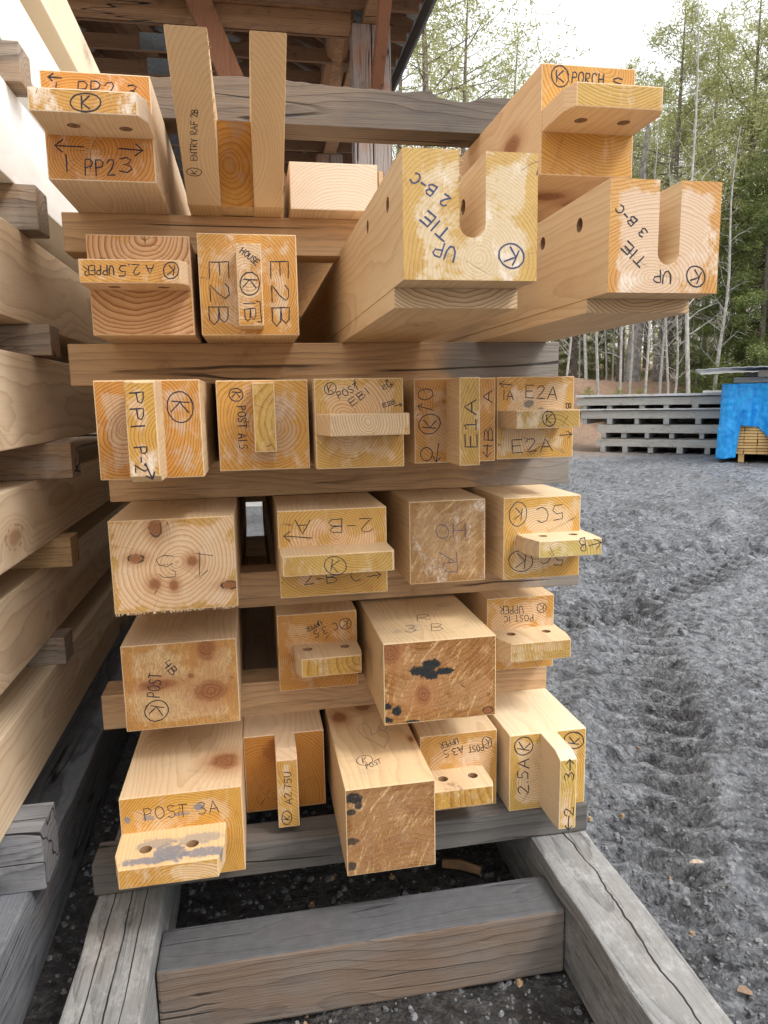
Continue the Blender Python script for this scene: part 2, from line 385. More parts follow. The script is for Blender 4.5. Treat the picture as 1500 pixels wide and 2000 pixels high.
# ------------------------------------------------------------------ rays used to lay pen strokes on a real face (photo pixel -> point of that face)
def ray(x, y):
    return CM @ Vector((x - 750, -(y - 1000), -1387.0))
def hit(x, y, P0, n):
    r = ray(x, y); return r * (P0.dot(n) / r.dot(n))      # camera-relative

def at(px, py, Yd): r = ray(px, py); return r * (Yd / r.y)
# ------------------------------------------------------------------ pen lettering
GL = {
 'A': (.62, [[(0, 0), (.3, 1), (.6, 0)], [(.1, .36), (.5, .36)]]),
 'B': (.55, [[(0, 0), (0, 1), (.35, .98), (.48, .8), (.35, .57), (.02, .52)], [(.02, .52), (.42, .48), (.55, .26), (.4, .03), (0, 0)]]),
 'C': (.55, [[(.52, .85), (.35, 1), (.12, .9), (0, .55), (.06, .2), (.25, 0), (.5, .1)]]),
 'D': (.6, [[(0, 0), (0, 1), (.35, .95), (.55, .6), (.45, .2), (.2, 0), (0, 0)]]),
 'E': (.5, [[(.5, 1), (0, 1), (0, 0), (.5, 0)], [(0, .52), (.42, .54)]]),
 'F': (.5, [[(.5, 1), (0, 1), (0, 0)], [(0, .52), (.4, .54)]]),
 'H': (.55, [[(0, 1), (0, 0)], [(.55, 1), (.53, 0)], [(0, .5), (.55, .52)]]),
 'I': (.1, [[(.05, 1), (.05, 0)]]),
 'K': (.55, [[(0, 1), (.02, 0)], [(.52, 1), (.03, .45), (.55, 0)]]),
 'L': (.45, [[(0, 1), (0, 0), (.45, .03)]]),
 'N': (.6, [[(0, 0), (0, 1), (.55, 0), (.58, 1)]]),
 'O': (.6, [[(.3, 1), (.08, .85), (0, .5), (.1, .12), (.3, 0), (.52, .15), (.6, .5), (.5, .88), (.3, 1)]]),
 'P': (.5, [[(0, 0), (0, 1), (.3, 1), (.48, .82), (.4, .56), (.02, .48)]]),
 'R': (.55, [[(0, 0), (0, 1), (.35, 1), (.48, .8), (.38, .56), (.03, .5), (.55, 0)]]),
 'S': (.5, [[(.48, .88), (.28, 1), (.06, .88), (.08, .62), (.42, .42), (.48, .16), (.25, 0), (0, .1)]]),
 'T': (.55, [[(0, 1), (.55, .98)], [(.27, .98), (.28, 0)]]),
 'U': (.55, [[(0, 1), (.03, .3), (.2, 0), (.4, .06), (.52, .4), (.55, 1)]]),
 'Y': (.55, [[(0, 1), (.27, .5), (.55, 1)], [(.27, .5), (.25, 0)]]),
 '0': (.6, [[(.3, 1), (.08, .85), (0, .5), (.1, .12), (.3, 0), (.52, .15), (.6, .5), (.5, .88), (.3, 1)]]),
 '1': (.12, [[(.06, 1), (.06, 0)]]),
 'i': (.4, [[(.05, .8), (.2, 1), (.2, 0)], [(0, 0), (.4, .02)]]),
 '2': (.5, [[(0, .8), (.12, .98), (.35, 1), (.46, .8), (.3, .45), (0, .02), (.52, .04)]]),
 '3': (.5, [[(.02, .92), (.25, 1), (.45, .84), (.35, .6), (.15, .53), (.4, .45), (.5, .22), (.3, 0), (0, .1)]]),
 '4': (.5, [[(.1, 1), (0, .45), (.5, .48)], [(.42, .9), (.4, 0)]]),
 '5': (.5, [[(.48, 1), (.08, .98), (.04, .58), (.3, .62), (.48, .35), (.35, .05), (0, .06)]]),
 '7': (.5, [[(0, 1), (.5, .98), (.2, 0)]]),
 '-': (.35, [[(0, .5), (.35, .5)]]), '.': (.1, [[(.04, .03), (.07, .0)]]), ' ': (.35, []),
}
PEN = flat_mat('marker_ink', (.018, .018, .03), .5, 0, .2)
PENCIL = flat_mat('pencil_line', (.20, .19, .19), .6, 0, .2)
BLUEPEN = flat_mat('blue_marker', (.04, .055, .14), .5, 0, .2)

class Pen:
    """pen strokes lying on one plane of one timber"""
    def __init__(s, root, P0, n, hw=.0015, mat=None, seed=0):
        s.root = root; s.P0 = Vector(P0); s.n = Vector(n).normalized(); s.hw = hw; s.mb = MB(); s.k = 0; s.r = random.Random(seed + 11); s.mat = mat or PEN
    def pxline(s, pts):
        """pts in photo px -> ribbon with rounded thickness"""
        q = []
        for i in range(len(pts) - 1):                     # subdivide + hand jitter
            a, b = pts[i], pts[i + 1]; L = math.hypot(b[0] - a[0], b[1] - a[1]); m = max(1, int(L / 7))
            for j in range(m):
                t = j / m; q.append((a[0] + (b[0] - a[0]) * t + s.r.uniform(-.35, .35), a[1] + (b[1] - a[1]) * t + s.r.uniform(-.35, .35)))
        q.append(pts[-1])
        W = [hit(x, y, s.P0, s.n) for x, y in q]
        s.ribbon(W)
    def ribbon(s, W):
        if len(W) < 2: return
        s.k += 1; n = s.n; h0 = .00035 + .00003 * (s.k % 12)
        vs = []; fs = []
        for i, p in enumerate(W):
            a = (W[min(i + 1, len(W) - 1)] - W[max(i - 1, 0)])
            if a.length < 1e-7: a = Vector((1, 0, 0))
            a.normalize(); side = a.cross(n).normalized(); hw = s.hw * s.r.uniform(.82, 1.15); h = h0 + i * 4e-6
            if i == 0: p = p - a * s.hw * .6
            if i == len(W) - 1: p = p + a * s.hw * .6
            vs += [p - side * hw - n * .0004, p - side * hw * .6 + n * h, p + side * hw * .6 + n * h, p + side * hw - n * .0004]
        for i in range(len(W) - 1):
            for j in range(3): fs.append((4 * i + j, 4 * i + j + 1, 4 * i + 5 + j, 4 * i + 4 + j))
        m = 4 * (len(W) - 1)
        fs += [(3, 2, 1, 0), (m, m + 1, m + 2, m + 3)]
        o = s.root.location; s.mb.add([(v[0] - o[0], v[1] - o[1], v[2] + H - o[2]) for v in vs], fs)
    def W(s, text, x0, y0, x1, y1, h):
        d = Vector((x1 - x0, y1 - y0)); L = d.length; d /= L; u = Vector((d.y, -d.x))
        gap = .2; tot = sum(GL[c][0] for c in text) + gap * (len(text) - 1); k = L / tot if tot > .3 else h
        x = 0
        for c in text:
            wd, sts = GL[c]; tilt = s.r.uniform(-.05, .05); dy = s.r.uniform(-.05, .05) * h
            for st in sts:
                s.pxline([(x0 + d.x * (x + p[0]) * k + u.x * (p[1] * h + dy) + d.x * p[1] * h * tilt,
                           y0 + d.y * (x + p[0]) * k + u.y * (p[1] * h + dy) + d.y * p[1] * h * tilt) for p in st])
            x += wd + gap
        return s
    def circ(s, cx, cy, rx, ry, ang=0, letter='K', ls=.62):
        n = 20; st = s.r.uniform(0, 6); pts = []
        for i in range(n + 2):
            t = st + 2 * math.pi * i / n; g = 1 + .06 * math.sin(2 * t + st) + .02 * i / n
            pts.append((cx + rx * g * math.cos(t), cy + ry * g * math.sin(t)))
        s.pxline(pts)
        if letter:
            r = min(rx, ry) * ls; a = R(ang); d = (math.cos(a), math.sin(a)); u = (d[1], -d[0])
            for stq in GL[letter][1]:
                s.pxline([(cx + d[0] * (p[0] - .28) * 2 * r * 1.2 + u[0] * (p[1] - .5) * 2 * r * 1.05, cy + d[1] * (p[0] - .28) * 2 * r * 1.2 + u[1] * (p[1] - .5) * 2 * r * 1.05) for p in stq])
        return s
    def arrow(s, x0, y0, x1, y1, hd=9):
        d = Vector((x1 - x0, y1 - y0)).normalized(); u = Vector((d.y, -d.x))
        s.pxline([(x0, y0), (x1, y1)])
        s.pxline([(x1 - d.x * hd + u.x * hd * .8, y1 - d.y * hd + u.y * hd * .8), (x1, y1), (x1 - d.x * hd - u.x * hd * .8, y1 - d.y * hd - u.y * hd * .8)])
        return s
    def done(s, name='pen_writing'):
        return s.mb.build(name, s.mat, s.root)

def P3(x, y, z): return (x, y, z + H)
YN = (0, -1, 0)

# ------------------------------------------------------------------ timbers of the main stack
BACK = 4.4
def timber(name, label, x0, x1, z0, z1, yf, seed, wax=.5, pith=None, back=BACK, bevel=.0022, smat=None, emat=None, side={}, end={}, cat='timber', group=None, body=None, rz=0):
    xc, zc = (x0 + x1) / 2, (z0 + z1) / 2
    t = empty(name, P3(xc, yf, zc), label, cat, group)
    pith = pith or (rng.uniform(-.05, .05), rng.uniform(-.05, .05))
    hx, hz = (x1 - x0) / 2, (z1 - z0) / 2
    sm = smat or side_mat(seed, pith, **side); em = emat or end_mat(seed, pith, (hx, hz), wax, **end)
    if body != 'none':
        mb = MB()
        if body: body(mb, hx, hz)
        else: mb.box(-hx, hx, 0, back - yf, -hz, hz)
        o = mb.build('body', [sm, em], t, bevel=bevel, endslot=True)
    else: o = None
    return t, o, sm, em

def tenon(t, ybody, yf, x0, x1, z0, z1, mats, ch=(0, 0), chd=.035, vert=False, holes=(), hr=.0125, bevel=.0022, under=0):
    """tongue standing out of the shoulder; ch = chamfer at left/right (or bottom/top if vert) over depth chd"""
    o = t.location; mb = MB(); r = .03
    yb = ybody - o[1] + .02; yy = yf - o[1]
    if vert:
        a0, a1 = z0 + H - o[2], z1 + H - o[2]
        poly = [(yb, a0), (yy + chd if ch[0] else yy, a0)] + ([(yy, a0 + ch[0])] if ch[0] else []) + ([(yy, a1 - ch[1])] if ch[1] else []) + [(yy + chd if ch[1] else yy, a1), (yb, a1)]
        mb.prism(poly, 'X', x0 - o[0], x1 - o[0])
    else:
        a0, a1 = x0 - o[0], x1 - o[0]
        poly = [(a0, yb), (a0, yy + chd if ch[0] else yy)] + ([(a0 + ch[0], yy)] if ch[0] else []) + ([(a1 - ch[1], yy)] if ch[1] else []) + [(a1, yy + chd if ch[1] else yy), (a1, yb)]
        mb.prism(poly, 'Z', z0 + H - o[2], z1 + H - o[2])
    b = mb.build('tenon', mats, t, bevel=bevel, endslot=True)
    if holes:
        cs = []
        for hx, hy in holes:
            if vert: cs.append(cyl('X', (hy - o[1], hx + H - o[2]), hr, x0 - o[0] - .02, x1 - o[0] + .02))
            else: cs.append(cyl('Z', (hx - o[0], hy - o[1]), hr, z0 + H - o[2] - .02, z1 + H - o[2] + .02))
        cut(b, cs)
    return b
def pen(t, y, hw=.0015, mat=None, seed=0, n=YN, P0=None):
    return Pen(t, P0 or (0, y, 0), n, hw, mat, seed)

AMB = (.62, .285, .035)
# ---- row 0 (on the top sticker)
t, o, sm, em = timber('timber_post', 'amber waxed post end marked PP2 between 1 and 3, upper left of the stack', -.377, -.169, .446, .649, 1.60, 1, wax=.92, pith=(-.02, -.045),
    end=dict(waxc=(.66, .27, .022), whit=.5), side=dict(early=(.74, .60, .44, 1)))
tenon(t, 1.6, 1.48, -.372, -.168, .530, .571, [sm, end_mat(31, (0, .2), (.1, .02), .85, waxc=(.6, .31, .05), whit=.9, center=(0, .003))], ch=(0, .014), holes=[(-.31, 1.545), (-.215, 1.55)])
p = pen(t, 1.6, .0017, seed=1); p.arrow(163, 287, 107, 284, 16).W('1', 131, 335, 133, 300, 32); p.mb.v, p.mb.f, p.mb.mi = [], [], []
p = pen(t, 1.6, .0017, seed=1)
p.arrow(163, 287, 107, 284, 15); p.pxline([(129, 302), (131, 334)]); p.W('PP2', 167, 343, 224, 342, 31).W('3', 234, 337, 258, 337, 29).arrow(233, 290, 279, 294, 14)
p.arrow(120, 152, 94, 150, 9); p.pxline([(110, 162), (108, 190)]); p.W('PP2', 151, 190, 222, 193, 32).W('3', 246, 190, 265, 192, 24); p.done()
pen(t, 1.48, .0018, seed=2).circ(167, 200, 28, 19).done()

# rafter fork
xc, zc, yf = -.013, .558, 1.76
t = empty('rafter', P3(xc, yf, zc), 'forked rafter end with two tall slanting cheeks marked ENTRY RAF 2B', 'rafter')
sm = side_mat(5, (.01, -.03)); em = end_mat(5, (.0, -.06), (.105, .3), .75, waxc=(.58, .30, .06), freq=60, whit=.12, contrast=.9)
xl, xr, zb, zt = -.121 - xc, .095 - xc, .446 - zc, .659 - zc
def rafter_side(y_b, y_t): return [(y_b - yf, zb), (y_t - yf, zt), (2.6, zt), (2.6, zb)]
for a, b_ in ((xl, -.046 - xc), (.028 - xc, xr)):
    mb = MB(); mb.prism([(0, zb), (1.412 - yf, zt), (2.0 - yf, zt), (2.0 - yf, zb)], 'X', a, b_); mb.build('cheek', [sm, em], t, bevel=.002, endslot=True)
mb = MB(); mb.prism([(1.765 - yf + .006, zb + .002), (1.70 - yf, .608 - zc), (2.6, .608 - zc), (2.6, zb + .002)], 'X', -.046 - xc + .0005, .028 - xc - .0005)
mb.build('body', [sm, end_mat(6, (.0, -.03), (.05, .1), .55, pale=(.42, .26, .13), freq=95, whit=.1)], t, endslot=True)
mb = MB(); mb.box(xl + .001, xr - .001, 2.0 - yf + .001, 2.6, zb + .001, zt - .001); mb.build('body', sm, t)
nn = Vector((0, -(zt - zb), (1.43 - yf))).normalized()      # outward normal of the slanting cut
nn = Vector((0, -1, -(yf - 1.412) / (zt - zb))).normalized()
p = Pen(t, (0, yf, .446), nn, .0012, PEN, 3); p.circ(379, 336, 14, 8, -80).W('ENTRY RAF 2B', 385, 313, 386, 214, 13).done()

t, o, sm, em = timber('timber_block', 'pale unsealed low timber end with fine rings, right of the forked rafter', .113, .322, .446, .552, 1.77, 8, wax=-.3, pith=(.03, -.15),
    end=dict(pale=(.72, .58, .44), late=(.52, .36, .24, 1), contrast=.9, freq=150, whit=.1), side=dict(early=(.72, .56, .4, 1)))
tj, *_ = timber('board', 'thin brown board edge standing right of the low pale timber end', .329, .342, .446, .548, 1.80, 9, wax=0, side=dict(early=(.4, .25, .13, 1)), cat='board')

t, o, sm, em = timber('timber_post', 'timber post end marked PORCH, highest on the right of the stack', .600, .803, .446, .656, 1.45, 10, wax=.85, pith=(.03, .09),
    end=dict(waxc=(.66, .33, .03), whit=.25), side=dict(early=(.69, .48, .28, 1), extra=((-.102, .17, .0, .02, .05, .022, .2), (-.102, .28, -.05, .012, .02, .012, .2), (-.02, .15, -.105, .04, .03, .01, .1), (.07, .2, -.105, .03, .03, .01, .1))))
tenon(t, 1.45, 1.32, .603, .801, .528, .570, [sm, end_mat(33, (.0, .2), (.09, .03), .8, waxc=(.56, .34, .05), center=(0, .0))], ch=(.012, .012), chd=.03, holes=[(.655, 1.385), (.745, 1.385)])
pen(t, 1.45, .0017, seed=4).circ(1094, 149, 17, 20).W('PORCH', 1117, 161, 1178, 166, 21).W('S', 1195, 172, 1215, 173, 20).done()

# ---- row 1
t, o, sm, em = timber('timber_post', 'timber post end with bold reddish rings, tongue marked A 2.5 UPPER written upside down', -.328, -.115, .148, .357, 1.662, 12, wax=-.1, pith=(.015, .085),
    end=dict(pale=(.60, .36, .18), late=(.30, .12, .035, 1), contrast=1.5, freq=100, whit=.1), side=dict(early=(.6, .42, .26, 1)))
tenon(t, 1.662, 1.57, -.328, -.117, .243, .290, [sm, end_mat(34, (0, .15), (.1, .02), .45)], ch=(0, .014), chd=.022, holes=[(-.27, 1.62), (-.17, 1.62)])
pen(t, 1.57, .0015, seed=5).circ(334, 528, 14, 17, 190).W('A', 300, 519, 285, 519, 17).W('2.5', 272, 516, 232, 518, 21).W('UPPER', 222, 518, 163, 520, 18).done()

t, o, sm, em = timber('timber_post', 'post end marked E2B on both sides of its upright tongue, below the rafter', -.100, .116, .148, .366, 1.668, 14, wax=.5, pith=(-.01, .0),
    end=dict(pale=(.66, .47, .28), waxc=(.64, .31, .035), whit=.55))
tenon(t, 1.668, 1.59, -.017, .036, .161, .330, [sm, em], vert=True)
p = pen(t, 1.668, .0015, seed=6); p.W('E2B', 407, 512, 410, 634, 38).W('E2B', 528, 511, 530, 637, 34).done()
p = pen(t, 1.59, .0014, seed=7); p.W('HOUSE', 468, 493, 500, 518, 12).circ(488, 554, 20, 21, 95).W('1B', 477, 590, 479, 628, 22); p.pxline([(500, 588), (508, 590), (511, 630), (504, 628)]); p.done('pen_writing')

def tie(label, x0, x1, zt, zs, zb, yf, yl, slot, slz, seed, wax, end, holes, rad, holeyz):
    xc, zc = (x0 + x1) / 2, (zt + zb) / 2; t = empty('tie_beam', P3(xc, yf, zc), label, 'tie beam')
    pith = (-.01, -.05); sm = side_mat(seed, pith, freq=80, knots=.6); em = end_mat(seed, pith, ((x1 - x0) / 2, (zt - zb) / 2), wax, **end)
    s0, s1 = slot; cx = (s0 + s1) / 2; rr = (s1 - s0) / 2; arc = [(cx + rr * math.cos(a), slz + rr + rr * math.sin(a)) for a in [-math.pi * i / 12 for i in range(13)]]
    L = lambda p: (p[0] - xc, p[1] - zc)
    prof = [L(q) for q in [(x0, zs), (x0, zt), (s0, zt)] + arc[::-1] + [(s1, zt), (x1, zt), (x1, zs)]]
    SD = .42                                                  # slot depth
    mb = MB(); mb.prism(prof, 'Y', 0, SD); o1 = mb.build('body', [sm, em], t, bevel=0, endslot=True)
    mb = MB(); mb.box(x0 - xc, x1 - xc, SD + .0005, BACK - yf, zs - zc, zt - zc)
    mb.box(x0 - xc + .001, x1 - xc - .001, yl - yf, BACK - yf, zb - zc, zs - zc - .0004)
    o2 = mb.build('body', [sm, em], t, bevel=0, endslot=True); o2.data.materials[1] = side_mat(seed + 1, (.0, .09), late=(.36, .17, .06, 1), contrast=1.2)
    cut(o1, [cyl('X', (hy - yf, hz - zc), .0125, x0 - xc - .02, x1 - xc + .02) for hy, hz in holeyz if hy < yf + SD - .02])
    far = [(hy, hz) for hy, hz in holeyz if hy >= yf + SD - .02]
    if far: cut(o2, [cyl('X', (hy - yf, hz - zc), .0125, x0 - xc - .02, x0 - xc + .08) for hy, hz in far])
    return t
def onX(px, py, X):
    r = ray(px, py); q = r * (X / r.x); return (q.y, q.z)
t = tie('bigger of two slotted tie beams, U shaped slot, marked UP TIE 2B-C', .238, .452, .369, .180, .148, 1.10, 1.18, (.326, .368), .243, 16, .42,
    dict(pale=(.66, .52, .33), waxc=(.60, .36, .08), late=(.50, .33, .16, 1), whit=.8, contrast=.7, rough_cut=.12), 0, .02, [onX(757, 400, .238), onX(718, 443, .238)])
p = pen(t, 1.10, .0017, BLUEPEN, 8); p.W('2 B-C', 882, 386, 812, 336, 22).W('TIE', 883, 452, 836, 412, 24).W('UP', 893, 484, 853, 470, 28).circ(999, 500, 25, 23, 205).done()
t = tie('smaller slotted tie beam at far right marked UP TIE 3B-C', .602, .807, .355, .172, .148, 1.155, 1.233, (.692, .732), .218, 18, .38,
    dict(pale=(.68, .50, .34), waxc=(.64, .31, .05), late=(.48, .27, .15, 1), whit=.7), 0, .02, [onX(1132, 440, .602), onX(1060, 476, .602)])
p = pen(t, 1.155, .0017, PEN, 9); p.W('3 B-C', 1266, 452, 1213, 398, 17).W('TIE', 1264, 508, 1226, 471, 20).W('UP', 1311, 530, 1276, 528, 24).circ(1359, 540, 17, 21, 205).done()

def whiskers(t, a, b, nrm, cnt, ln, seed, name='torn_fibres'):
    r_ = random.Random(seed); mb = MB(); a, b, nrm = Vector(a), Vector(b), Vector(nrm)
    for _ in range(cnt):
        p = a.lerp(b, r_.random()) + Vector((0, 0, H)) - t.location; d_ = (nrm + Vector((r_.uniform(-.7, .7), r_.uniform(-.8, .2), r_.uniform(-.9, .5)))).normalized(); l_ = ln * r_.uniform(.3, 1)
        mb.tube([p - d_ * .002, p + d_ * l_ * .5 + Vector((0, 0, r_.uniform(-.2, .2) * l_)), p + d_ * l_], [.0007, .0005, .0002], 3)
    return mb.build(name, sm, t, fix=False)
for t_ in [o_ for o_ in bpy.data.objects if o_.name == 'tie_beam']:
    whiskers(t_, (.326, 1.101, .37), (.326, 1.101, .26), (.6, -.6, 0), 40, .008, 5); whiskers(t_, (.238, 1.101, .3695), (.326, 1.101, .3695), (0, -.2, 1), 16, .005, 6)
for t_ in [o_ for o_ in bpy.data.objects if o_.name == 'rafter']:
    whiskers(t_, (-.046, 1.42, .655), (-.046, 1.60, .55), (.8, -.5, 0), 26, .012, 7)
# ---- row 2
t, o, sm, em = timber('timber_post', 'timber post end marked PP1 P-2 down its upright tongue, left end of its row', -.297, -.098, -.147, .046, 1.464, 20, wax=.45, pith=(-.06, -.01),
    end=dict(waxc=(.64, .29, .03), pale=(.58, .40, .25), whit=.2, contrast=1.3))
tenon(t, 1.464, 1.36, -.224, -.170, -.144, .0435, [sm, end_mat(35, (.08, 0), (.03, .1), .4, whit=.8, center=(-.0, 0), waxc=(.62, .35, .05))], ch=(.012, .004), chd=.02, vert=True)
pen(t, 1.36, .0016, seed=10).W('PP1', 253, 768, 257, 836, 26).W('P-2', 262, 874, 265, 922, 24).arrow(284, 905, 298, 936, 11).done()
pen(t, 1.464, .0015, seed=11).circ(352, 795, 26, 29, 95).done()
t, o, sm, em = timber('timber_post', 'timber post end marked POST A1.5 with a short upright golden tongue', -.072, .122, -.147, .046, 1.564, 22, wax=.5, pith=(.02, .0), end=dict(pale=(.58, .38, .21), waxc=(.66, .33, .05), freq=120))
tenon(t, 1.564, 1.50, .004, .049, -.104, .039, [sm, end_mat(36, (.1, 0), (.04, .08), .9, rough_cut=.4, waxc=(.62, .38, .06), freq=60)], vert=True)
pen(t, 1.564, .0014, seed=12).circ(461, 771, 14, 12, 95).W('POST A1.5', 464, 794, 467, 877, 16).done()
t, o, sm, em = timber('timber_post', 'timber post end marked POST EB1 with a level unsealed tongue', .133, .327, -.147, .046, 1.532, 24, wax=.42, pith=(-.015, .02), end=dict(pale=(.68, .48, .27), waxc=(.62, .36, .08), whit=.3))
tenon(t, 1.532, 1.45, .136, .322, -.073, -.028, [sm, end_mat(37, (-.015, .02), (.09, .03), 0, pale=(.70, .52, .32), whit=.1)], ch=(.021, 0), chd=.081)
pen(t, 1.532, .0012, seed=13).circ(645, 759, 12, 11, -12).W('POST', 663, 780, 703, 759, 14).W('EB1', 688, 793, 722, 768, 14).W('E1A', 749, 761, 769, 752, 8).arrow(755, 751, 756, 741, 4).W('E2B', 749, 796, 773, 788, 8).arrow(770, 793, 785, 790, 4).done()
t, o, sm, em = timber('timber_post', 'timber post end marked E1A up its full height tongue, between EB1 and E2A', .363, .556, -.147, .045, 1.587, 26, wax=.62, pith=(.02, .05), end=dict(waxc=(.62, .30, .06), pale=(.6, .4, .22)))
tenon(t, 1.587, 1.48, .438, .484, -.1455, .0435, [sm, end_mat(38, (.15, 0), (.03, .1), .7, rough_cut=.25, waxc=(.58, .36, .07), whit=.6, center=(0, 0))], vert=True)
p = pen(t, 1.587, .0014, seed=14); p.circ(831, 770, 14, 11, 0, None).arrow(846, 801, 816, 793, 8).circ(839, 828, 21, 19, -85).circ(833, 887, 12, 12, 0, None).arrow(857, 866, 852, 902, 9).W('1B', 962, 874, 962, 836, 17).W('A', 962, 786, 962, 762, 18).arrow(952, 868, 951, 893, 10).done()
pen(t, 1.48, .0017, seed=15).W('EiA', 931, 873, 930, 780, 23).done()
t, o, sm, em = timber('timber_post', 'post end marked E2A above and below its level tongue', .572, .766, -.147, .047, 1.621, 28, wax=.4, pith=(.03, -.06), end=dict(pale=(.70, .53, .33), waxc=(.66, .36, .05), whit=.5,
    blots=((-.018, 0, .033, .014, .03, .009, (.10, .10, .10), .8), (.012, 0, .018, .008, .03, .006, (.12, .12, .12), .7))))
tenon(t, 1.621, 1.52, .575, .734, -.071, -.030, [sm, end_mat(39, (.0, -.05), (.08, .03), .65, waxc=(.55, .36, .08), whit=.5)], ch=(.008, 0), chd=.1)
pen(t, 1.621, .0014, seed=16).arrow(1000, 752, 976, 749, 8).W('1A', 983, 781, 1003, 781, 18).W('E2A', 1027, 777, 1088, 779, 25).W('E2A', 1001, 885, 1080, 880, 25).W('B', 1106, 788, 1106, 799, 9).arrow(1094, 850, 1117, 848, 8).done()
pen(t, 1.52, .0015, seed=17).circ(1072, 818, 12, 15, 5).done()

# ---- row 3
t, o, sm, em = timber('large_timber', 'wide flat timber end with ringed pith and several knots, left end of its row', -.308, -.048, -.445, -.242, 1.551, 40, wax=.12, pith=(-.003, .002), end=dict(pale=(.74, .52, .32), freq=110, waxc=(.60, .35, .09), contrast=.8, whit=.2, sawn=.6,
    knots=((.038, 0, .006, .013, .03, .012, 0), (-.035, 0, .083, .013, .02, .019, .8), (-.078, 0, .018, .017, .02, .010, .9), (-.044, 0, -.040, .012, .02, .012, .2), (-.004, 0, -.045, .010, .02, .012, .2), (.112, 0, -.052, .018, .02, .009, 1))))
p = pen(t, 1.551, .0009, PEN, 18)
for st in ([(382, 1081), (416, 1085)], [(389, 1079), (390, 1127), (406, 1114)], [(340, 1086), (318, 1085), (305, 1093), (310, 1103), (326, 1107), (337, 1100)], [(336, 1112), (343, 1117), (343, 1126), (320, 1128), (311, 1121)]): p.pxline(st)
p.done()
t, o, sm, em = timber('timber_post', 'wide timber post end marked 2-B A over a level tongue with circled K', .046, .295, -.445, -.243, 1.588, 42, wax=.5, pith=(.01, .03), end=dict(pale=(.70, .48, .27), waxc=(.62, .36, .08)))
tenon(t, 1.588, 1.49, .047, .2945, -.371, -.326, [sm, end_mat(43, (.05, .1), (.12, .03), .6, waxc=(.58, .37, .09), whit=.3, rough_cut=.1)], ch=(.004, .004), chd=.01)
pen(t, 1.588, .0013, seed=19).W('2-B A', 727, 1012, 576, 1016, 27).arrow(609, 1051, 554, 1047, 12).W('2-B C', 594, 1143, 706, 1135, 22).arrow(718, 1126, 744, 1122, 8).done()
pen(t, 1.49, .0011, seed=20).circ(655, 1105, 21, 18, 10).done()
t, o, sm, em = timber('rough_timber', 'rough fuzzy timber end with faded letters, unsealed, in the middle of its row', .359, .549, -.445, -.242, 1.635, 44, wax=.3, pith=(0, 0), end=dict(pale=(.52, .34, .18), waxc=(.42, .22, .08), rough_cut=1.0, whit=1.0, contrast=.4))
pen(t, 1.635, .0011, BLUEPEN, 21).W('R', 892, 1080, 858, 1080, 38).W('H0', 908, 1022, 850, 1024, 28).done()
t, o, sm, em = timber('timber_post', 'timber post end marked 5C twice upside down, right end of its row', .590, .790, -.445, -.241, 1.62, 46, wax=.42, pith=(-.01, -.0), end=dict(pale=(.72, .54, .33), waxc=(.66, .37, .06), whit=.3), side=dict(early=(.74, .57, .37, 1)))
tenon(t, 1.62, 1.52, .625, .800, -.371, -.331, [sm, end_mat(47, (.0, -.05), (.09, .03), .4, waxc=(.60, .45, .14), pale=(.72, .56, .33), whit=.3)], ch=(.016, .003), chd=.06, holes=[(.675, 1.58), (.752, 1.58)], hr=.011)
pen(t, 1.62, .0013, seed=22).circ(1012, 1004, 17, 23, 188).W('5C', 1098, 985, 1046, 992, 30).circ(1017, 1096, 22, 21, 188).W('5C', 1101, 1078, 1056, 1076, 25).done()
pen(t, 1.52, .0013, seed=23).W('B', 1142, 1050, 1131, 1051, 26).arrow(1150, 1066, 1175, 1059, 12).done()

whiskers([o_ for o_ in bpy.data.objects if o_.name.startswith('large_timber')][0], (-.308, 1.552, -.4455), (-.048, 1.552, -.4455), (0, -.4, -1), 90, .006, 9)
# ---- row 4
t, o, sm, em = timber('rough_timber', 'big rough sawn timber end with red knots and scribbled POST at left', -.316, -.059, -.745, -.540, 1.619, 50, wax=.35, pith=(.02, -.0), end=dict(pale=(.66, .44, .22), waxc=(.60, .30, .08), rough_cut=.75, contrast=.5, whit=.25,
    knots=((.06, 0, .082, .022, .02, .03, 0), (-.055, 0, .005, .045, .03, .013, 0), (.065, 0, -.02, .04, .02, .028, 0), (.022, 0, .02, .006, .02, .006, .4))),
    side=dict(early=(.66, .50, .33, 1)))
p = pen(t, 1.619, .0016, seed=24); p.circ(306, 1388, 23, 20, 100).W('POST', 312, 1362, 316, 1316, 24).W('4B', 318, 1298, 336, 1320, 16).done()
t, o, sm, em = timber('timber_post', 'small post end marked C 3.5 UPPER with pegged tongue at its lower right', .039, .245, -.745, -.540, 1.771, 52, wax=.5, pith=(-.03, -.04), end=dict(pale=(.66, .42, .22), waxc=(.62, .30, .06), whit=.2))
tenon(t, 1.771, 1.66, .078, .244, -.668, -.621, [sm, end_mat(53, (.1, 0), (.08, .03), .9, rough_cut=.35, waxc=(.60, .37, .06), freq=60, center=(.02, 0))], ch=(.014, .005), chd=.03, holes=[(.112, 1.73), (.207, 1.73)])
pen(t, 1.771, .0013, seed=25).circ(674, 1218, 11, 11, 185).W('C 3.5', 657, 1216, 611, 1232, 14).W('UPPER', 625, 1212, 597, 1227, 9).done()
BLK = (.014, .016, .018)
